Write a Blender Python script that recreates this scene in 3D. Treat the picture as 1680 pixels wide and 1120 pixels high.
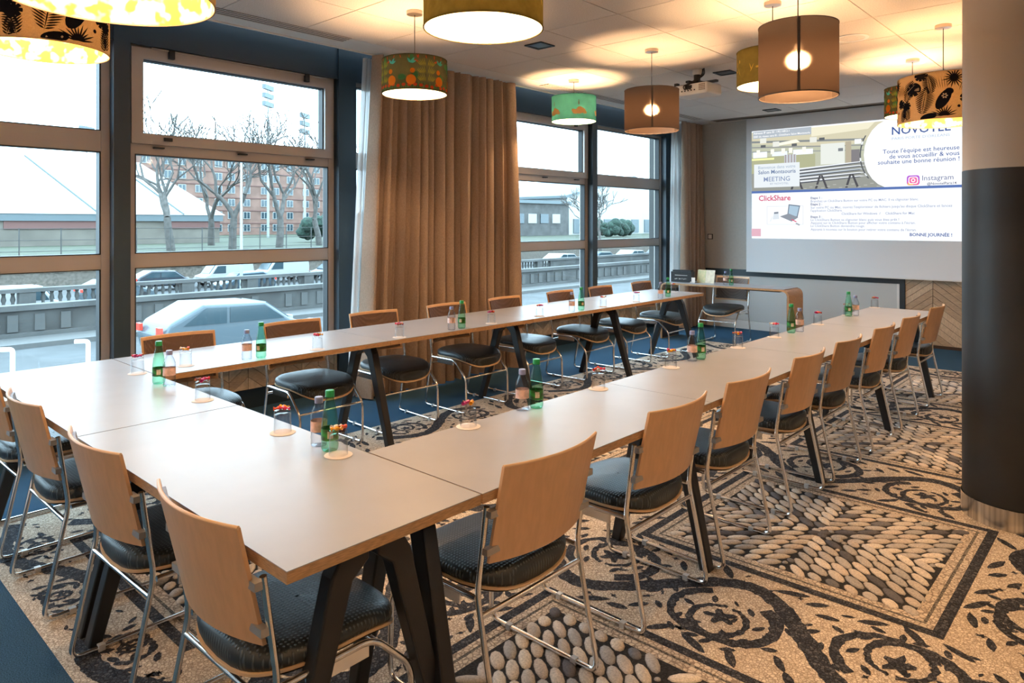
import bpy, math, random
from mathutils import Vector, Matrix

# ------------------------------------------------------------------ scene, camera, world, exposure
sc = bpy.context.scene
for o in list(bpy.data.objects):
    bpy.data.objects.remove(o)
COL = sc.collection
PI = math.pi
RND = random.Random(11)

cam_d = bpy.data.cameras.new('camera')
cam = bpy.data.objects.new('camera', cam_d)
COL.objects.link(cam)
cam.location = (0, 0, 1.5)
cam.rotation_euler = (PI / 2, 0, math.radians(42.53))
cam_d.sensor_width = 36.0
cam_d.lens = 24.765
cam_d.shift_y = -0.1149
cam_d.clip_start = 0.05
cam_d.clip_end = 600
sc.camera = cam

sc.view_settings.view_transform = 'Standard'
sc.view_settings.look = 'None'
sc.view_settings.gamma = 1.0
sc.view_settings.exposure = 1.02
sc.view_settings.use_curve_mapping = False
sc.cycles.use_denoising = True
sc.cycles.max_bounces = 9
sc.cycles.diffuse_bounces = 5
sc.cycles.glossy_bounces = 4
sc.cycles.transmission_bounces = 6
sc.cycles.transparent_max_bounces = 16
sc.cycles.caustics_reflective = False
sc.cycles.caustics_refractive = False
sc.cycles.sample_clamp_indirect = 6.0

SKY = (0.62, 0.83, 1.0)
SKY_STRENGTH = 5.2
world = bpy.data.worlds.new('overcast_sky')
sc.world = world
world.use_nodes = True
bg = world.node_tree.nodes['Background']
bg.inputs[0].default_value = (*SKY, 1)
bg.inputs[1].default_value = SKY_STRENGTH

LAMP_POWER = 25.0
LAMP_COL = (1.0, 0.60, 0.30)

# ------------------------------------------------------------------ mesh builder
class MB:
    def __init__(s):
        s.V = []; s.F = []; s.C = None

    def quad(s, a, b, c, d):
        n = len(s.V); s.V += [tuple(a), tuple(b), tuple(c), tuple(d)]; s.F.append((n, n+1, n+2, n+3)); return s

    def poly(s, pts):
        n = len(s.V); s.V += [tuple(p) for p in pts]; s.F.append(tuple(range(n, n+len(pts)))); return s

    def box(s, x0, x1, y0, y1, z0, z1, M=None):
        n = len(s.V)
        P = [(x0,y0,z0),(x1,y0,z0),(x1,y1,z0),(x0,y1,z0),(x0,y0,z1),(x1,y0,z1),(x1,y1,z1),(x0,y1,z1)]
        if M is not None: P = [tuple(M @ Vector(p)) for p in P]
        s.V += P
        for f in ((0,3,2,1),(4,5,6,7),(0,1,5,4),(1,2,6,5),(2,3,7,6),(3,0,4,7)):
            s.F.append(tuple(n+i for i in f))
        return s

    def prism(s, pts, d):
        # pts : polygon (3D), d : extrusion vector
        n = len(s.V); k = len(pts); d = Vector(d)
        s.V += [tuple(p) for p in pts] + [tuple(Vector(p)+d) for p in pts]
        s.F.append(tuple(n+i for i in reversed(range(k)))); s.F.append(tuple(n+k+i for i in range(k)))
        for i in range(k):
            j = (i+1) % k; s.F.append((n+i, n+j, n+k+j, n+k+i))
        return s

    def lathe(s, prof, n=24, c=(0,0,0), cap0=False, cap1=False, closed=False):
        b = len(s.V); m = len(prof)
        for (r, z) in prof:
            for i in range(n):
                a = 2*PI*i/n
                s.V.append((c[0]+r*math.cos(a), c[1]+r*math.sin(a), c[2]+z))
        R = m if closed else m-1
        for k in range(R):
            k2 = (k+1) % m
            for i in range(n):
                j = (i+1) % n
                s.F.append((b+k*n+i, b+k*n+j, b+k2*n+j, b+k2*n+i))
        if cap0: s.F.append(tuple(b+i for i in reversed(range(n))))
        if cap1: s.F.append(tuple(b+(m-1)*n+i for i in range(n)))
        return s

    def tube(s, path, r, n=8, caps=True, r_end=None):
        P = [Vector(p) for p in path]; m = len(P); b = len(s.V)
        T = []
        for i in range(m):
            t = (P[min(i+1, m-1)] - P[max(i-1, 0)])
            T.append(t.normalized() if t.length > 1e-9 else Vector((0,0,1)))
        up = Vector((0,0,1)) if abs(T[0].z) < 0.9 else Vector((1,0,0))
        N = (up - T[0]*up.dot(T[0])).normalized()
        for i in range(m):
            N = N - T[i]*N.dot(T[i])
            N = N.normalized() if N.length > 1e-6 else T[i].orthogonal().normalized()
            B = T[i].cross(N)
            rr = r if r_end is None else r + (r_end-r)*i/(m-1)
            for k in range(n):
                a = 2*PI*k/n
                s.V.append(tuple(P[i] + (N*math.cos(a)+B*math.sin(a))*rr))
        for i in range(m-1):
            for k in range(n):
                j = (k+1) % n
                s.F.append((b+i*n+k, b+i*n+j, b+(i+1)*n+j, b+(i+1)*n+k))
        if caps:
            s.F.append(tuple(b+k for k in reversed(range(n)))); s.F.append(tuple(b+(m-1)*n+k for k in range(n)))
        return s

    def grid(s, fn, nu, nv):
        b = len(s.V)
        for i in range(nu+1):
            for j in range(nv+1):
                s.V.append(tuple(fn(i/nu, j/nv)))
        for i in range(nu):
            for j in range(nv):
                s.F.append((b+i*(nv+1)+j, b+(i+1)*(nv+1)+j, b+(i+1)*(nv+1)+j+1, b+i*(nv+1)+j+1))
        return s

    def sheet(s, fn, nu, nv, off):
        # closed thin solid: surface fn(u,v) plus back surface offset by off(u,v)
        b = len(s.V); w = nv+1
        for k in range(2):
            for i in range(nu+1):
                for j in range(nv+1):
                    p = Vector(fn(i/nu, j/nv))
                    if k: p = p + Vector(off)
                    s.V.append(tuple(p))
        h = (nu+1)*w
        I = lambda i, j, k: b + k*h + i*w + j
        for i in range(nu):
            for j in range(nv):
                s.F.append((I(i,j,0), I(i+1,j,0), I(i+1,j+1,0), I(i,j+1,0)))
                s.F.append((I(i,j,1), I(i,j+1,1), I(i+1,j+1,1), I(i+1,j,1)))
        for i in range(nu):
            s.F.append((I(i,0,0), I(i,0,1), I(i+1,0,1), I(i+1,0,0)))
            s.F.append((I(i,nv,0), I(i+1,nv,0), I(i+1,nv,1), I(i,nv,1)))
        for j in range(nv):
            s.F.append((I(0,j,0), I(0,j+1,0), I(0,j+1,1), I(0,j,1)))
            s.F.append((I(nu,j,0), I(nu,j,1), I(nu,j+1,1), I(nu,j+1,0)))
        return s

    def mesh(s, name, mat, smooth=None):
        me = bpy.data.meshes.new(name)
        me.from_pydata(s.V, [], s.F)
        if s.C is not None:
            at = me.color_attributes.new('tint', 'FLOAT_COLOR', 'POINT')
            for i, c in enumerate(s.C): at.data[i].color = (*c, 1)
        if mat: me.materials.append(mat)
        if smooth is not None:
            me.polygons.foreach_set('use_smooth', [True]*len(me.polygons))
            me.set_sharp_from_angle(angle=math.radians(smooth))
        me.update()
        return me

    def build(s, name, mat, parent=None, smooth=None):
        return link(name, s.mesh(name, mat, smooth), parent)

def link(name, me, parent=None):
    o = bpy.data.objects.new(name, me); COL.objects.link(o)
    if parent is not None: o.parent = parent
    return o

def tag(o, label, cat, group=None):
    o['label'] = label; o['category'] = cat
    if group: o['group'] = group
    return o

def thing(name, label, cat, loc=(0,0,0), rz=0.0, group=None):
    o = bpy.data.objects.new(name, None); COL.objects.link(o)
    o.location = loc; o.rotation_euler = (0, 0, rz); o.empty_display_size = 0.1
    return tag(o, label, cat, group)

def struct(o):
    o['kind'] = 'structure'; return o

def root_struct(name, loc=(0,0,0)):
    o = bpy.data.objects.new(name, None); COL.objects.link(o); o.location = loc; o['kind'] = 'structure'; return o

def copy_tree(root, loc, rz, label, group=None):
    r = root.copy(); COL.objects.link(r); r.location = loc; r.rotation_euler = (0, 0, rz); r['label'] = label
    if group: r['group'] = group
    for ch in list(root.children):
        c = ch.copy(); COL.objects.link(c); c.parent = r
        for g in ch.children:
            d = g.copy(); COL.objects.link(d); d.parent = c
    return r

def fillet(pts, rad, seg=6):
    P = [Vector(p) for p in pts]; out = [P[0]]
    for i in range(1, len(P)-1):
        a = P[i-1]-P[i]; c = P[i+1]-P[i]
        la, lc = a.length, c.length; a.normalize(); c.normalize()
        d = min(rad, la*0.48, lc*0.48)
        p0 = P[i]+a*d; p1 = P[i]+c*d
        for k in range(seg+1):
            t = k/seg
            out.append(p0*(1-t)**2 + P[i]*2*t*(1-t) + p1*t*t)
    out.append(P[-1])
    return out

# ------------------------------------------------------------------ materials
def new_mat(name):
    m = bpy.data.materials.new(name); m.use_nodes = True
    nt = m.node_tree; nt.nodes.clear()
    out = nt.nodes.new('ShaderNodeOutputMaterial')
    return m, nt, out

def N(nt, kind, **kw):
    n = nt.nodes.new('ShaderNode'+kind)
    for k, v in kw.items(): setattr(n, k, v)
    return n

def coords(nt, scale=(1,1,1), rot=(0,0,0), kind='Object'):
    tc = N(nt, 'TexCoord'); mp = N(nt, 'Mapping')
    mp.inputs['Scale'].default_value = scale; mp.inputs['Rotation'].default_value = rot
    nt.links.new(tc.outputs[kind], mp.inputs['Vector'])
    return mp.outputs['Vector']

def pbr(name, col, rough=0.5, metal=0.0, noise=None, bump=None, coat=0.0, stretch=(1,1,1), col2=None, spec=0.5, coord='Object', wave=None):
    m, nt, out = new_mat(name)
    b = N(nt, 'BsdfPrincipled'); nt.links.new(b.outputs[0], out.inputs[0])
    b.inputs['Base Color'].default_value = (*col, 1); b.inputs['Roughness'].default_value = rough
    b.inputs['Metallic'].default_value = metal; b.inputs['Coat Weight'].default_value = coat
    b.inputs['Specular IOR Level'].default_value = spec
    vec = coords(nt, stretch, kind=coord) if (noise or bump or wave) else None
    if noise:
        t = N(nt, 'TexNoise'); t.inputs['Scale'].default_value = noise[0]; t.inputs['Detail'].default_value = 4
        nt.links.new(vec, t.inputs['Vector'])
        mx = N(nt, 'Mix', data_type='RGBA')
        c2 = col2 if col2 else tuple(max(0, c*(1-noise[1])) for c in col)
        c1 = col if col2 else tuple(min(1, c*(1+noise[1])) for c in col)
        mx.inputs[6].default_value = (*c1, 1); mx.inputs[7].default_value = (*c2, 1)
        rp = N(nt, 'MapRange'); rp.inputs[1].default_value = 0.35; rp.inputs[2].default_value = 0.65
        nt.links.new(t.outputs[0], rp.inputs[0]); nt.links.new(rp.outputs[0], mx.inputs[0])
        nt.links.new(mx.outputs[2], b.inputs['Base Color'])
    if bump:
        t2 = N(nt, 'TexNoise'); t2.inputs['Scale'].default_value = bump[0]; t2.inputs['Detail'].default_value = 3
        nt.links.new(vec, t2.inputs['Vector'])
        bp = N(nt, 'Bump'); bp.inputs['Strength'].default_value = bump[1]; bp.inputs['Distance'].default_value = bump[2] if len(bump) > 2 else 0.002
        nt.links.new(t2.outputs[0], bp.inputs['Height']); nt.links.new(bp.outputs[0], b.inputs['Normal'])
    return m

def emit(name, col, s):
    m, nt, out = new_mat(name)
    e = N(nt, 'Emission'); e.inputs[0].default_value = (*col, 1); e.inputs[1].default_value = s
    nt.links.new(e.outputs[0], out.inputs[0]); return m

def thin_glass(name, tint, refl_ior=1.45, rim=0.35, rough=0.02, edge=0.6):
    # thin walled clear material: tinted transparency, fresnel reflection, darker grazing rims
    m, nt, out = new_mat(name)
    tr = N(nt, 'BsdfTransparent'); gl = N(nt, 'BsdfGlossy'); gl.inputs['Roughness'].default_value = rough
    lw = N(nt, 'LayerWeight'); lw.inputs['Blend'].default_value = rim
    mx = N(nt, 'Mix', data_type='RGBA')
    mx.inputs[6].default_value = (*tint, 1); mx.inputs[7].default_value = (*[c*edge for c in tint], 1)
    nt.links.new(lw.outputs['Facing'], mx.inputs[0]); nt.links.new(mx.outputs[2], tr.inputs[0])
    lw2 = N(nt, 'LayerWeight'); lw2.inputs['Blend'].default_value = 0.5
    pw = N(nt, 'Math', operation='POWER'); nt.links.new(lw2.outputs['Facing'], pw.inputs[0]); pw.inputs[1].default_value = 5.0
    fr = N(nt, 'MapRange'); nt.links.new(pw.outputs[0], fr.inputs[0])
    fr.inputs[3].default_value = ((refl_ior-1)/(refl_ior+1))**2; fr.inputs[4].default_value = 0.8
    ms = N(nt, 'MixShader'); nt.links.new(fr.outputs[0], ms.inputs[0])
    nt.links.new(tr.outputs[0], ms.inputs[1]); nt.links.new(gl.outputs[0], ms.inputs[2])
    nt.links.new(ms.outputs[0], out.inputs[0]); return m

def fabric_shade(name, col, transl=0.3, transp=0.0, weave=900.0, two=None):
    m, nt, out = new_mat(name)
    df = N(nt, 'BsdfDiffuse'); tl = N(nt, 'BsdfTranslucent'); tp = N(nt, 'BsdfTransparent')
    df.inputs[0].default_value = (*col, 1); tl.inputs[0].default_value = (*[min(1, c*1.4) for c in col], 1)
    if weave:
        vec = coords(nt, (1,1,1))
        t = N(nt, 'TexNoise'); t.inputs['Scale'].default_value = weave; t.inputs['Detail'].default_value = 2
        nt.links.new(vec, t.inputs['Vector'])
        mx = N(nt, 'Mix', data_type='RGBA'); mx.inputs[6].default_value = (*[c*0.6 for c in col], 1); mx.inputs[7].default_value = (*[min(1, c*1.35) for c in col], 1)
        nt.links.new(t.outputs[0], mx.inputs[0]); nt.links.new(mx.outputs[2], df.inputs[0])
        if two:
            mx.inputs[6].default_value = (*two[0], 1); mx.inputs[7].default_value = (*two[1], 1)
            rp = N(nt, 'MapRange'); rp.inputs[1].default_value = 0.49; rp.inputs[2].default_value = 0.54
            nt.links.new(t.outputs[0], rp.inputs[0]); nt.links.new(rp.outputs[0], mx.inputs[0])
    a = N(nt, 'MixShader'); a.inputs[0].default_value = transl
    nt.links.new(df.outputs[0], a.inputs[1]); nt.links.new(tl.outputs[0], a.inputs[2])
    b = N(nt, 'MixShader'); b.inputs[0].default_value = transp
    nt.links.new(a.outputs[0], b.inputs[1]); nt.links.new(tp.outputs[0], b.inputs[2])
    nt.links.new(b.outputs[0], out.inputs[0]); return m

def mosaic(name, cols, scale=75.0, grout=(0.02,0.02,0.02), stretch=(1,1,1), rough=0.9, bump=0.4):
    # fine woven mosaic print: voronoi cells in a few tones with dark joints
    m, nt, out = new_mat(name)
    b = N(nt, 'BsdfPrincipled'); b.inputs['Roughness'].default_value = rough; b.inputs['Specular IOR Level'].default_value = 0.2
    nt.links.new(b.outputs[0], out.inputs[0])
    vec = coords(nt, stretch)
    v = N(nt, 'TexVoronoi'); v.inputs['Scale'].default_value = scale; nt.links.new(vec, v.inputs['Vector'])
    cr = N(nt, 'ValToRGB'); cr.color_ramp.interpolation = 'LINEAR'
    el = cr.color_ramp.elements
    while len(el) < len(cols): el.new(0.5)
    for i, c in enumerate(cols):
        el[i].position = i/(len(cols)-1) if len(cols) > 1 else 0
        el[i].color = (*c, 1)
    sp = N(nt, 'SeparateColor'); nt.links.new(v.outputs['Color'], sp.inputs[0]); nt.links.new(sp.outputs[0], cr.inputs[0])
    v2 = N(nt, 'TexVoronoi', feature='DISTANCE_TO_EDGE'); v2.inputs['Scale'].default_value = scale; nt.links.new(vec, v2.inputs['Vector'])
    mr = N(nt, 'MapRange'); mr.inputs[1].default_value = 0.02; mr.inputs[2].default_value = 0.16; nt.links.new(v2.outputs[0], mr.inputs[0])
    mx = N(nt, 'Mix', data_type='RGBA'); mx.inputs[6].default_value = (*grout, 1)
    nt.links.new(mr.outputs[0], mx.inputs[0]); nt.links.new(cr.outputs[0], mx.inputs[7]); nt.links.new(mx.outputs[2], b.inputs['Base Color'])
    bp = N(nt, 'Bump'); bp.inputs['Strength'].default_value = bump; bp.inputs['Distance'].default_value = 0.003
    nt.links.new(mr.outputs[0], bp.inputs['Height']); nt.links.new(bp.outputs[0], b.inputs['Normal'])
    return m

def tinted(name, rough=0.85, noise=120.0, amt=0.25):
    # base colour from the mesh's own tint attribute, broken up by fine noise
    m, nt, out = new_mat(name)
    b = N(nt, 'BsdfPrincipled'); b.inputs['Roughness'].default_value = rough; b.inputs['Specular IOR Level'].default_value = 0.2
    nt.links.new(b.outputs[0], out.inputs[0])
    at = N(nt, 'VertexColor'); at.layer_name = 'tint'
    vec = coords(nt)
    t = N(nt, 'TexNoise'); t.inputs['Scale'].default_value = noise; nt.links.new(vec, t.inputs['Vector'])
    mr = N(nt, 'MapRange'); mr.inputs[1].default_value = 0.3; mr.inputs[2].default_value = 0.7; mr.inputs[3].default_value = 1-amt; mr.inputs[4].default_value = 1+amt
    nt.links.new(t.outputs[0], mr.inputs[0])
    mx = N(nt, 'Mix', data_type='RGBA', blend_type='MULTIPLY'); mx.inputs[0].default_value = 1
    nt.links.new(at.outputs[0], mx.inputs[6]); nt.links.new(mr.outputs[0], mx.inputs[7]); nt.links.new(mx.outputs[2], b.inputs['Base Color'])
    return m

def dotted_fabric(name, col, col_dot, pitch=0.024):
    m, nt, out = new_mat(name)
    b = N(nt, 'BsdfPrincipled'); b.inputs['Roughness'].default_value = 0.42; b.inputs['Specular IOR Level'].default_value = 0.55
    nt.links.new(b.outputs[0], out.inputs[0])
    vec = coords(nt, (2*PI/pitch, 2*PI/pitch, 0), (0, 0, 0))
    sx = N(nt, 'SeparateXYZ'); nt.links.new(vec, sx.inputs[0])
    def math_(op, a, bb=None):
        n = N(nt, 'Math', operation=op); nt.links.new(a, n.inputs[0])
        if bb is not None: nt.links.new(bb, n.inputs[1])
        return n.outputs[0]
    u = math_('ADD', sx.outputs[0], sx.outputs[1]); w = math_('SUBTRACT', sx.outputs[0], sx.outputs[1])
    pr = math_('MULTIPLY', math_('SINE', u), math_('SINE', w))
    mr = N(nt, 'MapRange'); mr.inputs[1].default_value = 0.25; mr.inputs[2].default_value = 0.75; nt.links.new(pr, mr.inputs[0])
    mx = N(nt, 'Mix', data_type='RGBA'); mx.inputs[6].default_value = (*col, 1); mx.inputs[7].default_value = (*col_dot, 1)
    nt.links.new(mr.outputs[0], mx.inputs[0]); nt.links.new(mx.outputs[2], b.inputs['Base Color'])
    bp = N(nt, 'Bump'); bp.inputs['Strength'].default_value = 0.8; bp.inputs['Distance'].default_value = 0.003
    nt.links.new(mr.outputs[0], bp.inputs['Height']); nt.links.new(bp.outputs[0], b.inputs['Normal'])
    return m

M = {}
M['bracket'] = pbr('satin_steel_bracket', (0.42, 0.40, 0.38), 0.42, 0.6)
M['glide'] = pbr('clear_grey_glide', (0.45, 0.46, 0.47), 0.3)
M['laminate'] = pbr('pale_grey_laminate', (0.315, 0.33, 0.36), 0.34, noise=(6, 0.03), spec=0.3)
M['ply_edge'] = pbr('birch_ply_edge', (0.42, 0.25, 0.12), 0.5, noise=(40, 0.25), stretch=(1,1,12))
M['ply'] = pbr('beech_plywood', (0.64, 0.385, 0.21), 0.38, noise=(9, 0.05), stretch=(6,6,0.6), coat=0.15)
M['ply_pale'] = pbr('beech_ply_edge', (0.70, 0.48, 0.28), 0.45)
M['chrome'] = pbr('chrome_steel', (0.85, 0.84, 0.83), 0.18, 1.0)
M['seat'] = dotted_fabric('dotted_charcoal_upholstery', (0.016, 0.022, 0.026), (0.07, 0.09, 0.10))
M['backpad'] = dotted_fabric('dotted_brown_upholstery', (0.10, 0.055, 0.035), (0.15, 0.085, 0.06), 0.018)
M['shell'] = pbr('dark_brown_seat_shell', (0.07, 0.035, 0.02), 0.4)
M['blacksteel'] = pbr('black_powder_coat', (0.012, 0.012, 0.014), 0.42, bump=(400, 0.15))
M['carpet'] = pbr('navy_carpet', (0.036, 0.088, 0.150), 0.95, noise=(260, 0.5), bump=(500, 0.6, 0.004), spec=0.1)
M['mos_light'] = mosaic('beige_mosaic_print', [(0.58,0.50,0.40),(0.70,0.62,0.51),(0.82,0.74,0.62)], 85, (0.36,0.29,0.22))
M['mos_dark'] = mosaic('charcoal_mosaic_print', [(0.028,0.034,0.048),(0.055,0.062,0.08),(0.13,0.13,0.14)], 85, (0.012,0.013,0.018))
M['mos_mid'] = mosaic('grey_mosaic_print', [(0.12,0.115,0.11),(0.2,0.19,0.17),(0.3,0.27,0.23)], 80, (0.05,0.045,0.04))
M['braid'] = mosaic('braided_border_print', [(0.54,0.47,0.38),(0.70,0.62,0.51)], 55, (0.26,0.21,0.17), stretch=(1,1,1))
M['grout'] = pbr('dark_pebble_ground', (0.035, 0.036, 0.04), 0.95, noise=(120, 0.4), spec=0.1)
M['pebble'] = tinted('pebble_print', 0.9, 160, 0.22)
M['ceil'] = pbr('ceiling_tile_fibre', (0.70, 0.65, 0.61), 0.92, noise=(130, 0.10), bump=(260, 0.35), spec=0.15)
M['ceil_gap'] = pbr('ceiling_joint', (0.22, 0.18, 0.15), 0.9)
M['white_paint'] = pbr('white_paint', (0.72, 0.71, 0.69), 0.6)
M['wall_beige'] = pbr('warm_grey_wall_paint', (0.54, 0.52, 0.48), 0.75, noise=(30, 0.03))
M['wall_grey'] = pbr('grey_panel', (0.52, 0.54, 0.54), 0.45)
M['dark_trim'] = pbr('dark_blue_grey_trim', (0.018, 0.030, 0.040), 0.35)
M['steel_col'] = pbr('dark_blue_steel', (0.022, 0.042, 0.062), 0.40)
M['alu'] = pbr('anodised_window_frame', (0.42, 0.385, 0.365), 0.36, 0.25)
M['gasket'] = pbr('black_gasket', (0.01, 0.014, 0.018), 0.5)
M['pane'] = thin_glass('window_glass', (0.93, 0.97, 0.97), 1.25, 0.1, 0.0)
M['oak1'] = pbr('oak_plank', (0.44, 0.31, 0.20), 0.5, noise=(14, 0.15), stretch=(2,2,14))
M['oak2'] = pbr('oak_plank_light', (0.58, 0.43, 0.29), 0.5, noise=(14, 0.15), stretch=(14,2,2))
M['curtain'] = pbr('taupe_curtain_cloth', (0.36, 0.265, 0.20), 0.85, noise=(260, 0.16), bump=(700, 0.35), spec=0.15, stretch=(1,1,0.25))
M['sheer'] = fabric_shade('sheer_curtain', (0.75, 0.77, 0.78), 0.5, 0.25, 400)
M['col_beige'] = pbr('beige_column_paint', (0.42, 0.35, 0.28), 0.55)
M['col_black'] = pbr('black_column_panel', (0.012, 0.013, 0.014), 0.5, noise=(3, 0.3))
M['brushed'] = pbr('brushed_steel', (0.62, 0.60, 0.57), 0.30, 1.0, noise=(45, 0.35), stretch=(1,1,0.01))
M['screen'] = pbr('projection_screen', (0.80, 0.82, 0.85), 0.8)
M['black'] = pbr('black_plastic', (0.01, 0.01, 0.011), 0.4)
M['white_plastic'] = pbr('white_plastic', (0.750, 0.740, 0.720), 0.4)

# ------------------------------------------------------------------ constants of the room
CEIL = 2.98
WX = -5.5           # window plane
SY = 9.70           # screen wall
RX = 3.0            # right wall
BY = -1.6           # back wall
TZ = 0.74           # table height

# ================================================================== ROOM
fl = MB().box(WX-0.2, RX, BY, SY+0.2, -0.12, 0.0).build('floor', M['carpet']); struct(fl)

# --- ceiling: backing plate and individual tiles
ceil = root_struct('ceiling', (0, 0, CEIL))
MB().box(-5.05, RX, BY, SY, 0.012, 0.10).build('backing_plate', M['ceil_gap'], ceil)
tile_me = MB()
g, hw = 0.004, 0.325
tile_me.box(-hw+g, hw-g, -hw+g, hw-g, 0.0, 0.011)
tile_me = tile_me.mesh('ceiling_tile', M['ceil'])
tx0, ty0 = -4.76+0.325, 2.87-0.65*6+0.325
for i in range(12):
    for j in range(17):
        cx, cy = tx0+0.65*i, ty0+0.65*j
        if cx > RX-0.3 or cy > SY-0.3: continue
        t = link('ceiling_tile', tile_me, ceil); t.location = (cx, cy, 0)
MB().box(-5.05, -4.765, BY, SY, 0.0, 0.011).build('edge_strip', M['white_paint'], ceil)
MB().box(-4.755, RX, SY-0.055, SY, 0.0, 0.011).build('edge_strip', M['ceil'], ceil)
MB().box(-5.065, -5.05, BY, SY, -0.012, 0.20).build('cove_edge', M['white_paint'], ceil)
MB().box(-5.62, -5.05, BY, SY, 0.24, 0.30).build('cove_top', M['white_paint'], ceil)

def grille(y0, y1, label):
    t = thing('linear_air_grille', label, 'vent', (-4.81, (y0+y1)/2, CEIL), 0, 'slot air grilles along the window side of the ceiling')
    L = (y1-y0)/2
    MB().box(-0.062, 0.062, -L, L, -0.004, -0.0005).build('slot_backing', M['black'], t)
    for k in range(4):
        x = -0.060+0.040*k
        MB().box(x-0.007, x+0.007, -L, L, -0.0075, -0.0045).build('slat', M['ceil'], t)
grille(0.4, 3.28, 'long slot air grille in the ceiling above the nearest windows')
grille(5.75, 7.35, 'slot air grille in the ceiling above the teal drum lamp')
grille(8.35, 9.15, 'short slot air grille in the ceiling near the far curtain')

def vent(x, y, label):
    t = thing('ceiling_vent', label, 'vent', (x, y, CEIL), 0, 'small square black ceiling vents')
    m = MB()
    for a, b, c, d in ((-.09,.09,-.09,-.07),(-.09,.09,.07,.09),(-.09,-.07,-.07,.07),(.07,.09,-.07,.07)):
        m.box(a, b, c, d, -0.010, -0.0005)
    m.build('rim', M['gasket'], t)
    MB().box(-0.07, 0.07, -0.07, 0.07, -0.005, -0.0005).build('insert', M['black'], t)
vent(-3.78, 4.46, 'square black ceiling vent between the garden and dark linen drum lamps')
vent(-3.12, 6.49, 'square black ceiling vent just beyond the projector')
vent(-3.70, 9.03, 'square black ceiling vent closest to the projection screen')
t = thing('ceiling_speaker', 'round white flush ceiling speaker ring beside the tall linen lamp', 'speaker', (-1.80, 5.96, CEIL))
MB().lathe([(0.10,-0.001),(0.10,-0.006),(0.128,-0.006),(0.128,-0.001)], 32).build('ring', M['white_plastic'], t, 40)
MB().lathe([(0.0005,-0.004),(0.10,-0.004)], 32).build('grille_cloth', M['ceil'], t)

# --- walls
wall_screen = root_struct('wall_far', (0, SY, 0))
MB().box(-5.7, RX, 0.0, 0.2, 0.0, 3.25).build('plaster', M['wall_beige'], wall_screen)
MB().box(-5.05, -2.36, -0.02, -0.0005, 0.12, 0.755).build('lower_panel', M['wall_grey'], wall_screen)
MB().box(-5.05, -2.30, -0.03, -0.0005, 0.755, 0.845).build('top_rail', M['dark_trim'], wall_screen)
MB().box(-2.36, -2.30, -0.03, -0.0005, 0.0, 0.755).build('side_rail', M['dark_trim'], wall_screen)
MB().box(-2.39, -2.362, -0.026, -0.0005, 0.12, 0.755).build('panel_stile', M['white_plastic'], wall_screen)
bb = MB().box(-5.05, -2.40, SY-0.035, SY-0.001, 0.0, 0.115).build('baseboard_far', M['white_paint']); struct(bb)

def chevrons(parent, u0, u1, z0, z1, colw, pw, place, thick, seed):
    # chevron planks: colw wide columns, slanting up then down, each plank its own object
    r = random.Random(seed); u = u0; k = 0
    rise = colw*0.75
    def clip(poly, lo, hi, ax):
        for s_, v in ((1, lo), (-1, hi)):
            outp = []
            for i in range(len(poly)):
                a, b = poly[i], poly[(i+1) % len(poly)]
                ina, inb = s_*(a[ax]-v) >= 0, s_*(b[ax]-v) >= 0
                if ina: outp.append(a)
                if ina != inb:
                    t_ = (v-a[ax])/(b[ax]-a[ax]); outp.append((a[0]+(b[0]-a[0])*t_, a[1]+(b[1]-a[1])*t_))
            poly = outp
            if len(poly) < 3: return poly
        return poly
    while u < u1-1e-6:
        ue = min(u+colw, u1); up = (k % 2 == 0)
        zz = z0-rise-pw
        while zz < z1+rise:
            gz = 0.0026
            if up: poly = [(u+gz, zz), (ue-gz, zz+rise*(ue-u)/colw), (ue-gz, zz+rise*(ue-u)/colw+pw-2*gz), (u+gz, zz+pw-2*gz)]
            else:  poly = [(u+gz, zz+rise), (ue-gz, zz+rise-rise*(ue-u)/colw), (ue-gz, zz+rise-rise*(ue-u)/colw+pw-2*gz), (u+gz, zz+rise+pw-2*gz)]
            poly = clip(poly, z0, z1, 1)
            if len(poly) >= 3:
                d = thick+r.uniform(0, 0.0012)
                pts = [place(a, b, 0) for a, b in poly]
                dv = Vector(place(0, 0, d))-Vector(place(0, 0, 0))
                MB().prism(pts, dv).build('plank', M['oak1'] if r.random() < 0.5 else M['oak2'], parent)
            zz += pw
        u = ue; k += 1

chevrons(wall_screen, -2.30, RX, 0.04, 0.83, 0.30, 0.085, lambda a, b, d: (a, -0.006-d, b), 0.012, 3)
MB().box(-2.30, RX, -0.006, -0.0005, 0.0, 0.83).build('panel_backing', M['shell'], wall_screen)
MB().box(-2.30, RX, -0.02, -0.0005, 0.83, 0.85).build('panel_cap', M['oak2'], wall_screen)

t = thing('light_switch', 'small square white light switch on the far wall by the curtain', 'switch', (-4.90, SY, 1.31))
MB().box(-0.04, 0.04, -0.010, -0.0005, -0.04, 0.04).build('surround', M['gasket'], t)
MB().box(-0.028, 0.028, -0.014, -0.010, -0.03, 0.03).build('rocker', M['white_plastic'], t)

wr = MB().box(RX, RX+0.2, BY, SY+0.2, 0.0, 3.2).build('wall_right', M['white_paint']); struct(wr)
wb = MB().box(WX-0.2, RX, BY-0.2, BY, 0.0, 3.2).build('wall_back', M['white_paint']); struct(wb)

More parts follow.
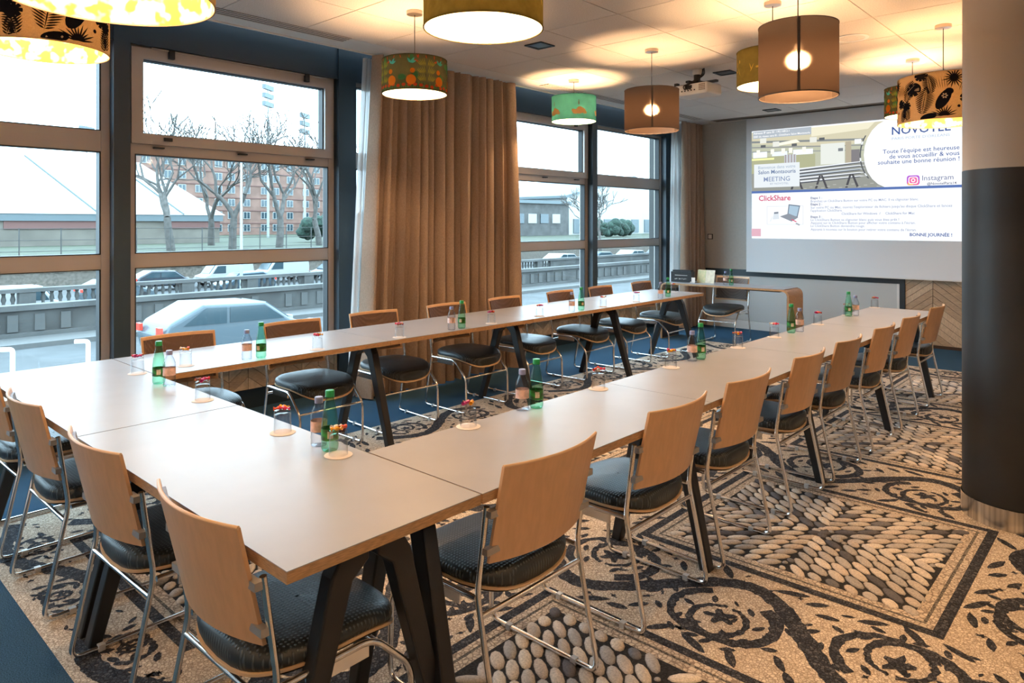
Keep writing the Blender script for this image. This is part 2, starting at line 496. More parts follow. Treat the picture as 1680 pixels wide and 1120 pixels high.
# --- window wall: steel columns, header, low chevron fascia
wall_win = root_struct('wall_left', (0, 0, 0))
cols = [(-1.6,-1.2), (-0.10, 0.02), (1.74, 1.85), (3.57, 3.75), (5.50, 5.62), (7.38, 7.485), (9.21, 9.40)]
for a, b in cols:
    MB().box(-5.56, -5.36, a, b, 0.0, 3.22).build('steel_column', M['steel_col'], wall_win)
MB().box(-5.56, -5.38, BY, SY, 2.80, 3.22).build('header_beam', M['steel_col'], wall_win)
MB().box(-5.40, -5.37, BY, SY, 2.785, 2.80).build('header_lip', M['steel_col'], wall_win)
MB().box(-5.62, -5.44, BY, SY, 0.0, 0.40).build('parapet', M['dark_trim'], wall_win)
MB().box(-5.50, -5.28, BY, SY, 0.365, 0.40).build('window_sill', M['white_paint'], wall_win)
MB().box(-5.44, -5.33, BY, SY, 0.355, 0.362).build('sill_trim', M['oak2'], wall_win)
MB().box(-5.62, -5.36, 9.40, SY, 0.40, 3.22).build('wall_return', M['wall_beige'], wall_win)
MB().box(-5.44, -5.40, BY, SY, 0.17, 0.355).build('fascia_backing', M['shell'], wall_win)
chevrons(wall_win, 1.3, 9.2, 0.17, 0.355, 0.16, 0.10, lambda a, b, d: (-5.40+d, a, b), 0.010, 5)

# --- windows
def window(k, y0, y1, sash):
    w = root_struct('window_%d' % k, (WX, 0, 0))
    fz = [(0.40, 0.47), (1.18, 1.285), (2.005, 2.15), (2.755, 2.80)]
    MB().box(-0.03, 0.06, y0, y0+0.055, 0.40, 2.80).build('frame_stile', M['alu'], w)
    MB().box(-0.03, 0.06, y1-0.055, y1, 0.40, 2.80).build('frame_stile', M['alu'], w)
    for (a, b) in fz:
        MB().box(-0.03, 0.055, y0+0.055, y1-0.055, a, b).build('frame_rail', M['alu'], w)
    rows = [(0.47, 1.18), (1.285, 2.005), (2.15, 2.755)]
    for i, (a, b) in enumerate(rows):
        ya, yb = y0+0.055, y1-0.055
        if sash and i == 2:
            s = MB()
            a -= 0.07
            s.box(0.055, 0.085, ya-0.03, yb+0.03, a, a+0.075); s.box(0.055, 0.085, ya-0.03, yb+0.03, b-0.06, b+0.02)
            s.box(0.055, 0.085, ya-0.03, ya+0.05, a+0.075, b-0.06); s.box(0.055, 0.085, yb-0.05, yb+0.03, a+0.075, b-0.06)
            so = s.build('opening_sash', M['alu'], w)
            for q in (0.15, 0.85):
                MB().box(0.088, 0.115, ya+(yb-ya)*q-0.02, ya+(yb-ya)*q+0.02, b-0.035, b+0.03).build('stay_bracket', M['gasket'], so)
            MB().tube([(0.10, ya+0.1, b+0.022), (0.10, yb-0.02, b+0.022)], 0.006, 6).build('stay_rod', M['alu'], so)
            MB().box(0.088, 0.10, ya+0.19, ya+0.25, a+0.03, a+0.055).build('latch', M['gasket'], so)
            for q in (0.1, 0.5, 0.88):
                MB().box(0.058, 0.092, ya+(yb-ya)*q-0.035, ya+(yb-ya)*q+0.035, a-0.028, a-0.018).build('hinge', M['gasket'], so)
            a += 0.075+0.0; ya += 0.05; yb -= 0.05; b -= 0.06
        gk = MB()
        gk.box(-0.012, 0.057, ya-0.001, ya+0.010, a, b); gk.box(-0.012, 0.057, yb-0.010, yb+0.001, a, b)
        gk.box(-0.012, 0.057, ya, yb, a-0.001, a+0.006); gk.box(-0.012, 0.057, ya, yb, b-0.006, b+0.001)
        gk.build('glazing_gasket', M['gasket'], w)
        MB().box(-0.003, 0.003, ya+0.008, yb-0.008, a+0.004, b-0.004).build('pane', M['pane'], w)
    return w
window(1, -1.2, -0.10, False)
window(2, 0.02, 1.74, False)
window(3, 1.85, 3.57, True)
window(4, 3.75, 5.50, False)
window(5, 5.62, 7.38, True)
window(6, 7.485, 9.21, False)

# --- round column
t = thing('round_column', 'thick round column, beige above, black below, steel base ring', 'column', (-0.53, 4.40, 0))
MB().lathe([(0.245, 0.0), (0.245, 0.105)], 64).build('steel_base_ring', M['brushed'], t, 40)
MB().lathe([(0.240, 0.105), (0.240, 1.775), (0.2385, 1.776)], 64).build('black_cladding', M['col_black'], t, 40)
MB().lathe([(0.2385, 1.776), (0.2385, CEIL)], 64).build('beige_shaft', M['col_beige'], t, 40)

# ================================================================== PATTERNED CARPET
rug = thing('patterned_carpet', 'large beige and charcoal carpet printed with pebble squares and scrolls', 'carpet', (0, 0, 0))
RX0, RX1, RY0, RY1 = -4.27, 2.2, 0.73, 8.33
MB().box(RX0, RX1, RY0, RY1, 0.0002, 0.0010).build('ground', M['mos_light'], rug)

PX = [(-3.67, -2.63), (-1.73, -0.69), (0.21, 1.25)]
PY = [(1.16, 2.13), (3.04, 4.01), (4.92, 5.89), (6.80, 7.77)]
Z1, Z2, Z3 = 0.0016, 0.0022, 0.0028

pr = random.Random(5)
pebble_cols = [(0.56,0.51,0.45),(0.66,0.60,0.52),(0.48,0.45,0.42),(0.72,0.65,0.56),(0.60,0.53,0.46),(0.42,0.41,0.40)]
def pebbles(x0, x1, y0, y1):
    mb = MB(); mb.C = []
    cx, cy = (x0+x1)/2, (y0+y1)/2
    hx, hy = (x1-x0)/2, (y1-y0)/2
    L, W = 0.112, 0.048
    done = []
    def stone(p, dd, nn, l, w, c):
        base = len(mb.V); n_ = 10; P = Vector((cx, cy))+p
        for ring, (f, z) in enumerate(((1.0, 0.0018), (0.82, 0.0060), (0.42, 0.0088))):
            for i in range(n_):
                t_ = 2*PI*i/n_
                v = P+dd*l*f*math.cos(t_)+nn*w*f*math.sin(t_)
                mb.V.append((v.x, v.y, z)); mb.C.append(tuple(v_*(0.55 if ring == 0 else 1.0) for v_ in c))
        mb.V.append((P.x, P.y, 0.0095)); mb.C.append(c)
        for rg in range(2):
            for i in range(n_):
                j = (i+1) % n_
                mb.F.append((base+rg*n_+i, base+rg*n_+j, base+(rg+1)*n_+j, base+(rg+1)*n_+i))
        for i in range(n_): mb.F.append((base+2*n_+i, base+2*n_+(i+1) % n_, base+3*n_))
    def shade_of(row):
        c = pebble_cols[pr.randrange(len(pebble_cols))]
        if row == 0 and pr.random() < 0.6: c = (0.12, 0.12, 0.135)
        elif pr.random() < 0.05: c = (0.17, 0.17, 0.185)
        k = pr.uniform(0.85, 1.12); return tuple(v*k for v in c)
    for sx in (-1, 1):
        for sy in (-1, 1):
            d = Vector((sx*hx, sy*hy)).normalized(); n = Vector((-d.y, d.x))
            for row in range(-11, 12):
                off = (row % 2)*0.5
                for q in range(0, 9):
                    p = d*(q+off+0.15)*L+n*row*W
                    if not (-0.006 < sx*p.x < hx-0.006 and -0.006 < sy*p.y < hy-0.006): continue
                    l = L*pr.uniform(0.49, 0.56); w = W*pr.uniform(0.47, 0.55)
                    ex = min(hx-abs(p.x), hy-abs(p.y), abs(p.x)+0.012, abs(p.y)+0.012)
                    if ex < 0.032: l *= 0.66
                    ang = pr.uniform(-0.10, 0.10)
                    dd = d*math.cos(ang)+n*math.sin(ang); nn = n*math.cos(ang)-d*math.sin(ang)
                    done.append((p.x, p.y, dd, nn, l, w))
                    stone(p, dd, nn, l, w, shade_of(row))
    # smaller stones fill what the rows leave open
    for k in range(2200):
        p = Vector((pr.uniform(-hx+0.012, hx-0.012), pr.uniform(-hy+0.012, hy-0.012))); rr = pr.uniform(0.009, 0.022); ok = True
        for (qx, qy, dd, nn, l, w) in done:
            ex, ey = p.x-qx, p.y-qy
            if abs(ex) > 0.09 or abs(ey) > 0.09: continue
            a_, b_ = (ex*dd.x+ey*dd.y)/(l+rr), (ex*nn.x+ey*nn.y)/(w+rr)
            if a_*a_+b_*b_ < 0.85: ok = False; break
        if not ok: continue
        th = pr.choice((0.78, -0.78)); dd = Vector((math.cos(th), math.sin(th))); nn = Vector((-dd.y, dd.x))
        done.append((p.x, p.y, dd, nn, rr*1.25, rr)); stone(p, dd, nn, rr*1.25, rr, shade_of(5))
    return mb

def ribbon(mb, pts, w0, z, w1=None, jag=0.0, seed=0):
    r = random.Random(seed); P = [Vector(p) for p in pts]; m = len(P); b = len(mb.V)
    for i in range(m):
        t_ = (P[min(i+1, m-1)]-P[max(i-1, 0)]); t_ = t_.normalized() if t_.length else Vector((1, 0)); nrm = Vector((-t_.y, t_.x))
        f = i/(m-1)
        w = (w0 if w1 is None else w0+(w1-w0)*f)/2
        a = P[i]+nrm*(w+r.uniform(-jag, jag)); c = P[i]-nrm*(w+r.uniform(-jag, jag))
        mb.V += [(a.x, a.y, z), (c.x, c.y, z)]
    for i in range(m-1): mb.F.append((b+2*i, b+2*i+1, b+2*i+3, b+2*i+2))

def leaf(mb, c, ang, l, w, z, lobes=0, seed=0):
    seed = abs(int(seed))
    r = random.Random(seed); b = len(mb.V); n = 22
    mb.V.append((c[0], c[1], z))
    for i in range(n):
        t_ = 2*PI*i/n
        rad = 1.0
        if lobes: rad = 0.72+0.28*math.cos(lobes*t_)+r.uniform(-.08, .08)
        else: rad = 1-0.25*abs(math.sin(t_))**0.5+r.uniform(-.06, .06)
        x, y = l*rad*math.cos(t_), w*rad*math.sin(t_)
        mb.V.append((c[0]+x*math.cos(ang)-y*math.sin(ang), c[1]+x*math.sin(ang)+y*math.cos(ang), z))
    for i in range(n): mb.F.append((b, b+1+i, b+1+(i+1) % n))

def scroll_strip(axis, a0, a1, bc, half, per=1.16, phase=0.0, seed=0):
    """acanthus scroll along a strip; axis 0: runs along X at y=bc, 1: runs along Y at x=bc"""
    mb = MB(); r = random.Random(seed)
    def P(a, b): return (a, bc+b) if axis == 0 else (bc+b, a)
    def inb(p, m=0.02): return a0+m < p[0] < a1-m and abs(p[1]) < half-m
    def run(pts, w0, w1, lift, sd):
        part = []
        for q in pts+[None]:
            if q is not None and inb(q, w0*0.5): part.append(P(*q))
            else:
                if len(part) > 2: ribbon(mb, part, w0, Z1+lift, w1, 0.005, sd)
                part = []
    amp = half*0.66
    n = max(8, int((a1-a0)/0.015))
    wave = lambda a: amp*math.sin(2*PI*(a-phase)/per)
    run([(a0+(a1-a0)*i/n, wave(a0+(a1-a0)*i/n)) for i in range(n+1)], 0.075, None, 0.0, seed)
    sc_ = half/0.36
    k = math.floor((a0-phase)/(per/2))-1
    while True:
        ac = phase+per/2*(k+0.5); sg = 1 if k % 2 == 0 else -1
        k += 1
        if ac > a1+0.4: break
        if ac < a0-0.4: continue
        # big leaf-edged C curl springing from the wave into the hollow, and a counter curl
        for side, w0 in ((1, 0.060), (-1, 0.045)):
            sp = []
            for i in range(46):
                f = i/45; th = -0.35*PI+f*1.75*PI; rad = half*(0.60-0.30*f)
                sp.append((ac+side*rad*math.cos(th)*0.98+side*0.02, sg*(-half*0.22)-sg*rad*math.sin(th)*0.92))
            run(sp, w0*sc_, 0.018, 0.0002 if side == 1 else 0.0003, seed+k+side)
            # barbs on the outside of the curl
            for i in range(6, 44, 6):
                q = sp[i]; th = -0.35*PI+(i/45)*1.75*PI
                e = (q[0]+side*math.cos(th)*0.045, q[1]-sg*math.sin(th)*0.045)
                if inb(e, 0.03): leaf(mb, P(*e), r.uniform(0, 3), 0.030, 0.017, Z1+0.0004, 0, seed+i+k*50)
        q = (ac, -sg*half*0.20)
        if inb(q, 0.05): leaf(mb, P(*q), r.uniform(0, 6), 0.075*sc_, 0.066*sc_, Z1+0.0005, 5, seed+k*3)
        for (da, db, l, w) in ((-0.24, 0.86, .075, .026), (0.0, 0.90, .085, .028), (0.24, 0.86, .075, .026), (-0.42, 0.80, .05, .024), (0.42, 0.80, .05, .024),
                               (0.12, -0.55, .055, .026), (-0.13, -0.52, .05, .026), (0.0, -0.86, .08, .026), (0.24, -0.84, .065, .024), (-0.24, -0.84, .065, .024), (0.48, -0.6, .05, .022), (-0.48, -0.6, .05, .022),
                               (0.34, 0.30, .05, .022), (-0.34, 0.30, .05, .022), (0.5, 0.2, .04, .02)):
            q = (ac+da*per*0.5, sg*db*half)
            if inb(q, 0.035): leaf(mb, P(*q), r.uniform(-.4, .4)+(axis*PI/2)+(0.6 if da*db > 0 else -0.6), l*sc_, w*sc_, Z1+0.00045, 0, seed+k*17+int(da*100))
        for j in range(16):
            q = (ac+r.uniform(-.5, .5)*per*0.5, r.uniform(-.95, .95)*half)
            if inb(q, 0.025): leaf(mb, P(*q), r.uniform(0, 3), r.uniform(.014, .028), r.uniform(.008, .014), Z1+0.00048, r.choice((0, 4, 5)), seed+k*19+j)
    return mb

def frame_strip(mb, x0, x1, y0, y1, w, z):
    for a in ((x0-w, x1+w, y0-w, y0), (x0-w, x1+w, y1, y1+w), (x0-w, x0, y0, y1), (x1, x1+w, y0, y1)):
        n = len(mb.V); mb.V += [(a[0], a[2], z), (a[1], a[2], z), (a[1], a[3], z), (a[0], a[3], z)]; mb.F.append((n, n+1, n+2, n+3))

for (x0, x1) in PX:
    for (y0, y1) in PY:
        if x0 > 0 and y0 > 2.5: continue
        MB().quad((x0, y0, Z1), (x1, y0, Z1), (x1, y1, Z1), (x0, y1, Z1)).build('pebble_ground', M['grout'], rug)
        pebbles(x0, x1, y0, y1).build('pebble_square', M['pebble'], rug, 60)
        m = MB(); frame_strip(m, x0, x1, y0, y1, 0.038, Z2); m.build('braided_frame', M['braid'], rug)
        m = MB(); frame_strip(m, x0-0.038, x1+0.038, y0-0.038, y1+0.038, 0.012, Z2); m.build('dark_line', M['mos_mid'], rug)
        m = MB(); frame_strip(m, x0-0.050, x1+0.050, y0-0.050, y1+0.050, 0.028, Z2); m.build('braided_frame', M['braid'], rug)
        m = MB(); frame_strip(m, x0-0.078, x1+0.078, y0-0.078, y1+0.078, 0.042, Z2); m.build('dark_frame', M['mos_dark'], rug)
FR = 0.12
sd = 0
# cross strips (along X) between panel rows, and along Y between panel columns
ys = [(0.73+0.02, PY[0][0]-FR)] + [(PY[i][1]+FR, PY[i+1][0]-FR) for i in range(3)] + [(PY[3][1]+FR, 8.31)]
xs = [(RX0+0.02, PX[0][0]-FR)] + [(PX[i][1]+FR, PX[i+1][0]-FR) for i in range(2)]
for (a, b) in ys:
    sd += 40
    scroll_strip(0, RX0+0.03, 1.9, (a+b)/2, (b-a)/2, 1.16, -1.52+(sd % 80)/140, sd).build('scroll_band', M['mos_dark'], rug)
for (a, b) in xs:
    for (y0, y1) in PY:
        sd += 40
        scroll_strip(1, y0-FR+0.02, y1+FR-0.02, (a+b)/2, (b-a)/2, 1.16, y0-0.05, sd).build('scroll_band', M['mos_dark'], rug)

# ================================================================== TABLES
def trestle(parent, at, axis, wc, half):
    """A-frame whose legs splay across the table; at = position along the table, wc = centre across"""
    m = MB(); 
    def P(w, a, z): return (a, wc+w, z) if axis == 0 else (wc+w, a, z)
    top = MB(); h = 0.030
    a0, a1 = at-h, at+h
    p0, p1 = P(-half*0.72, a0, 0.690), P(half*0.72, a1, 0.7105)
    top.box(min(p0[0],p1[0]), max(p0[0],p1[0]), min(p0[1],p1[1]), max(p0[1],p1[1]), 0.690, 0.7105)
    top.build('crossbar', M['blacksteel'], parent)
    for s in (-1, 1):
        leg = MB()
        # outline in (w, z): kneed and tapering leg
        pts = [(0.012, 0.690), (0.085, 0.690), (0.125, 0.625), (half-0.015, 0.0), (half-0.062, 0.0), (0.062, 0.600), (0.012, 0.640)]
        P3 = [P(s*w, at-h*0.85, z) for w, z in pts]
        d = Vector(P(0, h*1.7, 0))-Vector(P(0, 0, 0))
        leg.prism(P3, d)
        lg = leg.build('leg', M['blacksteel'], parent)
        md = lg.modifiers.new('edges', 'BEVEL'); md.width = 0.006; md.segments = 2

def table(label, axis, a0, a1, w0, w1, trestles, group):
    wc, half = (w0+w1)/2, (w1-w0)/2
    am = (a0+a1)/2
    loc = (am, wc, 0) if axis == 0 else (wc, am, 0)
    t = thing('meeting_table', label, 'table', loc, 0, group)
    g = 0.0012
    x0, x1, y0, y1 = (a0-am+g, a1-am-g, -half, half) if axis == 0 else (-half, half, a0-am+g, a1-am-g)
    MB().box(x0, x1, y0, y1, 0.7105, 0.7375).build('edge_core', M['ply_edge'], t)
    MB().box(x0, x1, y0, y1, 0.7376, TZ).build('tabletop', M['laminate'], t)
    for q in trestles: trestle(t, q-am, axis, 0, half)
    return t

GT = 'grey topped trestle tables set in a U'
table('grey trestle table at the front corner nearest the camera', 0, -2.843, -1.402, 0.802, 1.400, (-1.52, -2.80), GT)
table('grey trestle table at the front left corner by the windows', 0, -4.340, -2.847, 0.802, 1.400, (-2.89, -4.28), GT)
ry = [1.404, 2.785, 4.185, 5.585, 6.980]
rl = ['first', 'second', 'third', 'farthest']
for i in range(4):
    tr = [1.335] if i == 0 else [ry[i]+0.0]
    if i == 3: tr.append(6.92)
    table('grey trestle table, %s along the right-hand row by the wooden chair backs' % rl[i], 1, ry[i]+0.001, ry[i+1], -1.940, -1.402, [q if q < 1.4 else min(max(q, ry[i]+0.035), ry[i+1]) for q in tr], GT)
ly = [1.404, 2.840, 4.270, 5.700, 7.130]
for i in range(4):
    tr = [1.50] if i == 0 else [ly[i]]
    if i == 3: tr.append(7.05)
    table('grey trestle table, %s along the window-side row' % rl[i], 1, ly[i]+0.001, ly[i+1], -4.340, -3.680, [min(max(q, ly[i]+0.035), ly[i+1]) for q in tr], GT)

# presenter's table: bent waterfall plywood
t = thing('presenter_table', 'narrow table with a bent wooden waterfall leg in front of the screen wall', 'table', (-3.97, 8.34, 0))
path = fillet([(-0.84, 0, 0.002), (-0.84, 0, 0.735), (0.84, 0, 0.735), (0.84, 0, 0.002)], 0.09, 8)
m = MB(); b = 0
def slab(path, thick, y0, y1):
    mb = MB(); n = len(path)
    for i, p in enumerate(path):
        t_ = (path[min(i+1, n-1)]-path[max(i-1, 0)]).normalized(); nrm = Vector((t_.z, 0, -t_.x))
        q = p+nrm*thick
        mb.V += [(p.x, y0, p.z), (p.x, y1, p.z), (q.x, y1, q.z), (q.x, y0, q.z)]
    for i in range(n-1):
        for k in range(4):
            j = (k+1) % 4
            mb.F.append((4*i+k, 4*i+j, 4*i+4+j, 4*i+4+k))
    mb.F.append((3, 2, 1, 0)); mb.F.append((4*n-4, 4*n-3, 4*n-2, 4*n-1))
    return mb
slab(path, 0.022, -0.22, 0.22).build('bent_frame', M['ply_edge'], t, 40)
MB().box(-0.78, 0.78, -0.22, 0.22, 0.7352, 0.7385).build('tabletop', M['laminate'], t)
MB().box(0.812, 0.818, -0.21, 0.21, 0.01, 0.64).build('inner_leg_lining', M['blacksteel'], t)
MB().box(-0.818, -0.812, -0.21, 0.21, 0.01, 0.64).build('inner_leg_lining', M['blacksteel'], t)
MB().box(0.30, 0.72, -0.19, -0.10, 0.70, 0.712).build('cable_tray', M['blacksteel'], t)

# ================================================================== CHAIRS
def superell(a, b, th, n=3.2):
    c, s_ = math.cos(th), math.sin(th)
    return (a*math.copysign(abs(c)**(2/n), c), b*math.copysign(abs(s_)**(2/n), s_))

def make_chair():
    t = thing('plywood_chair', 'x', 'chair', (0, 0, 0))
    S = 0.238; r = 0.0090
    for s in (-1, 1):
        x = s*S
        p = fillet([(x, 0.050, 0.690), (x, 0.088, 0.420), (x, 0.000, 0.0125), (x, 0.495, 0.0125), (x, 0.488, 0.285), (x, 0.360, 0.412), (x, 0.095, 0.412)], 0.045, 6)
        MB().tube(p, r, 8).build('side_frame', M['chrome'], t, 60)
    for s in (-1, 1):
        for z, y in ((0.672, 0.050), (0.560, 0.066)):
            MB().box(min(s*0.190, s*0.244), max(s*0.190, s*0.244), y-0.024, y-0.004, z-0.010, z+0.010).build('bracket', M['bracket'], t)
        for y in (0.10, 0.40):
            MB().box(s*S-0.0105, s*S+0.0105, y-0.011, y+0.011, 0.0012, 0.0235).build('floor_glide', M['glide'], t)
        MB().box(s*S-0.003, s*S+0.003, 0.16, 0.345, 0.372, 0.408).build('side_plate', M['chrome'], t)
    MB().tube([(-S, 0.077, 0.362), (S, 0.077, 0.362)], 0.0085, 8).build('stretcher', M['chrome'], t, 60)
    MB().tube([(-S, 0.487, 0.287), (S, 0.487, 0.287)], 0.0075, 8).build('front_crossbar', M['chrome'], t, 60)
    # seat: plywood shell and upholstered cushion
    yc, a, b = 0.280, 0.228, 0.232
    def drop(y):
        v = (y-yc)/b
        return -0.040*max(0, v-0.15)**2/0.72 + 0.012*max(0, -v-0.4)
    n = 40
    def rings(lv, mb):
        base = len(mb.V)
        for (f, z, bow) in lv:
            for i in range(n):
                x, y = superell(a*f, b*f, 2*PI*i/n)
                mb.V.append((x, yc+y, z+drop(yc+y)-bow*0.034*(1-(x/a)**2)))
        for k in range(len(lv)-1):
            for i in range(n):
                j = (i+1) % n
                mb.F.append((base+k*n+i, base+k*n+j, base+(k+1)*n+j, base+(k+1)*n+i))
    sh = MB(); rings([(0.02, 0.413, 1), (0.5, 0.411, 1), (0.9, 0.416, 1), (1.0, 0.423, 1), (1.005, 0.431, 1), (0.96, 0.432, 1)], sh); sh.build('seat_shell', M['ply_pale'], t, 50)
    cu = MB(); rings([(0.5, 0.420, 1), (0.965, 0.428, 1), (0.99, 0.437, 0.8), (1.0, 0.445, 0.4), (0.985, 0.457, 0.1), (0.93, 0.467, 0), (0.8, 0.471, 0), (0.4, 0.470, 0), (0.02, 0.470, 0)], cu); cu.build('seat_cushion', M['seat'], t, 60)
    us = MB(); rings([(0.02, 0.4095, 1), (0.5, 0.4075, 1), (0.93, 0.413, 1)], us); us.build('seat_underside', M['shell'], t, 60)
    # backrest
    def back(u, v, off=0.0, k=1.0, z0=0.515, z1=0.812):
        s_ = (u*2-1)*k
        w = 0.216+0.006*v
        z = z0+(z1-z0)*v
        y = 0.072-0.068*((z-0.515)/0.297) - 0.046*(1-s_*s_)*1.0
        return (s_*w, y+off, z)
    MB().sheet(lambda u, v: back(u, v), 14, 6, (0, -0.010, 0)).build('backrest', M['ply'], t, 40)
    MB().sheet(lambda u, v: back(u, v, 0.010, 0.93, 0.535, 0.797), 12, 5, (0, -0.010, 0)).build('back_pad', M['backpad'], t, 40)
    ed = MB()
    ed.tube([back(i/14, 1, -0.005) for i in range(15)], 0.0052, 6); ed.build('top_edge', M['ply_pale'], t, 60)
    return t

chair0 = make_chair()
used = [False]
def chair(loc, rz, label, group):
    if not used[0]:
        used[0] = True
        chair0.location = loc; chair0.rotation_euler = (0, 0, rz); chair0['label'] = label; chair0['group'] = group
        return chair0
    return copy_tree(chair0, loc, rz, label, group)

ordn = ['first', 'second', 'third', 'fourth', 'fifth', 'sixth', 'seventh', 'eighth', 'ninth', 'tenth']
cr = random.Random(3)
for i, y in enumerate((1.675, 2.445, 3.08, 3.84, 4.48, 5.20, 5.90, 6.74)):
    chair((-1.366+cr.uniform(-.003, .005), y, 0), PI/2+cr.uniform(-.012, .012), 'plywood chair, %s from the camera end of the right-hand row' % ordn[i], 'chairs along the right-hand row')
for i, x in enumerate((-1.755, -2.50, -3.32, -4.02)):
    chair((x, 0.755, 0), cr.uniform(-.03, .03), ['plywood chair at the near end of the front table, closest to the camera', 'plywood chair, second from the camera along the front table', 'plywood chair, third from the camera along the front table', 'plywood chair cut by the left picture edge at the front table'][i], 'chairs along the front table')
for i, y in enumerate((1.83, 2.61, 3.32, 4.06, 4.79, 5.62, 6.34, 7.16)):
    chair((-4.50+cr.uniform(-.02, .02), y, 0), -PI/2+cr.uniform(-.04, .04), 'chair facing the camera, %s from the near end of the window-side row' % ordn[i], 'chairs along the window-side row')
chair((-4.06, 8.66, 0), PI+0.03, 'chair tucked behind the presenter table, facing the room', 'presenter chair')

# ================================================================== BOTTLES, GLASSES, CANDIES
M['pet_clear'] = thin_glass('clear_pet', (0.95, 0.965, 1.0), 1.5, 0.4)
M['pet_green'] = thin_glass('green_pet', (0.62, 0.93, 0.76), 1.4, 0.3)
M['glass'] = thin_glass('tumbler_glass', (0.985, 0.99, 0.995), 1.5, 0.3, 0.02, 0.82)
M['cap_blue'] = pbr('blue_grey_cap', (0.22, 0.26, 0.48), 0.4)
M['cap_green'] = pbr('green_cap', (0.01, 0.28, 0.08), 0.35)
M['lab_pink'] = pbr('pale_pink_label', (0.72, 0.50, 0.44), 0.5, noise=(60, 0.2))
M['lab_green'] = pbr('green_label', (0.02, 0.30, 0.04), 0.4, noise=(45, 0.7), col2=(0.02, 0.06, 0.02))
M['lab_cream'] = pbr('cream_label_patch', (0.60, 0.55, 0.42), 0.5, noise=(70, 0.3))
M['paper'] = pbr('paper_coaster', (0.78, 0.72, 0.68), 0.8)
candy_cols = [(0.55,0.03,0.10),(0.70,0.34,0.03),(0.45,0.05,0.22),(0.75,0.72,0.70),(0.30,0.10,0.06),(0.62,0.08,0.04)]
candy_names = ['red', 'orange', 'magenta', 'white', 'brown', 'scarlet']
M['candy'] = [pbr('candy_wrap_%s' % n, c, 0.25) for n, c in zip(('red','orange','magenta','white','brown','scarlet'), candy_cols)]

def make_bottle_clear():
    t = thing('water_bottle', 'x', 'bottle')
    prof = [(0.004,0.004),(0.018,0.0015),(0.026,0.0008),(0.0275,0.006),(0.0265,0.020),(0.028,0.030),(0.0265,0.040),(0.0275,0.048),(0.0275,0.088),(0.0285,0.098),(0.0270,0.108),(0.0215,0.124),(0.0145,0.138),(0.0125,0.143),(0.0125,0.152)]
    MB().lathe(prof, 20).build('body', M['pet_clear'], t, 60)
    MB().lathe([(0.0281,0.050),(0.0281,0.086)], 20).build('label_band', M['lab_pink'], t, 60)
    MB().lathe([(0.0142,0.145),(0.0145,0.148),(0.0145,0.163),(0.0130,0.166),(0.0004,0.1665)], 20).build('cap', M['cap_blue'], t, 40)
    return t
def make_bottle_green():
    t = thing('sparkling_water_bottle', 'x', 'bottle')
    prof = [(0.004,0.006),(0.016,0.0015),(0.024,0.0008),(0.028,0.008),(0.0290,0.020),(0.0275,0.028),(0.0285,0.036),(0.0285,0.078),(0.0275,0.092),(0.0235,0.125),(0.0185,0.152),(0.0150,0.168),(0.0140,0.175),(0.0170,0.178),(0.0170,0.181),(0.0135,0.182)]
    MB().lathe(prof, 20).build('body', M['pet_green'], t, 60)
    lb = MB().lathe([(0.0290,0.038),(0.0290,0.076)], 20).build('label_band', M['lab_green'], t, 60)
    m = MB()
    for k in range(4):
        a0, a1 = -1.15+0.16*k, -1.15+0.16*(k+1)
        m.quad((0.0293*math.cos(a0), 0.0293*math.sin(a0), 0.046), (0.0293*math.cos(a1), 0.0293*math.sin(a1), 0.046), (0.0293*math.cos(a1), 0.0293*math.sin(a1), 0.070), (0.0293*math.cos(a0), 0.0293*math.sin(a0), 0.070))
    m.build('label_patch', M['lab_cream'], lb)
    MB().lathe([(0.0150,0.180),(0.0152,0.183),(0.0152,0.199),(0.0138,0.2015),(0.0004,0.202)], 20).build('cap', M['cap_green'], t, 40)
    return t
def make_glass():
    t = thing('upturned_tumbler', 'x', 'glass')
    MB().lathe([(0.0310,0.0006),(0.0318,0.0010),(0.0295,0.074),(0.0285,0.080),(0.020,0.0815),(0.0004,0.0815)], 22).build('wall', M['glass'], t, 50)
    MB().lathe([(0.0300,0.0008),(0.0275,0.066),(0.018,0.069),(0.0004,0.069)], 22).build('thick_base', M['glass'], t, 50)
    return t
bc0, bg0, gl0 = make_bottle_clear(), make_bottle_green(), make_glass()
candy_me = []
for k in range(6):
    m = MB()
    m.lathe([(0.0005,-0.009),(0.0055,-0.007),(0.0075,0),(0.0055,0.007),(0.0005,0.009)], 8)
    m.lathe([(0.0015,0.008),(0.0075,0.019)], 8); m.lathe([(0.0015,-0.008),(0.0075,-0.019)], 8)
    candy_me.append(m.mesh('wrapped_candy', M['candy'][k], 60))
paper_me = MB().lathe([(0.0004,0.0004),(0.044,0.0004),(0.046,0.0010),(0.044,0.0016),(0.0004,0.0016)], 28).mesh('paper_coaster', M['paper'], 40)

first = {}
def put(root, loc, rz, label, group):
    if root not in first:
        first[root] = 1; root.location = loc; root.rotation_euler = (0, 0, rz); root['label'] = label; root['group'] = group
        return root
    return copy_tree(root, loc, rz, label, group)

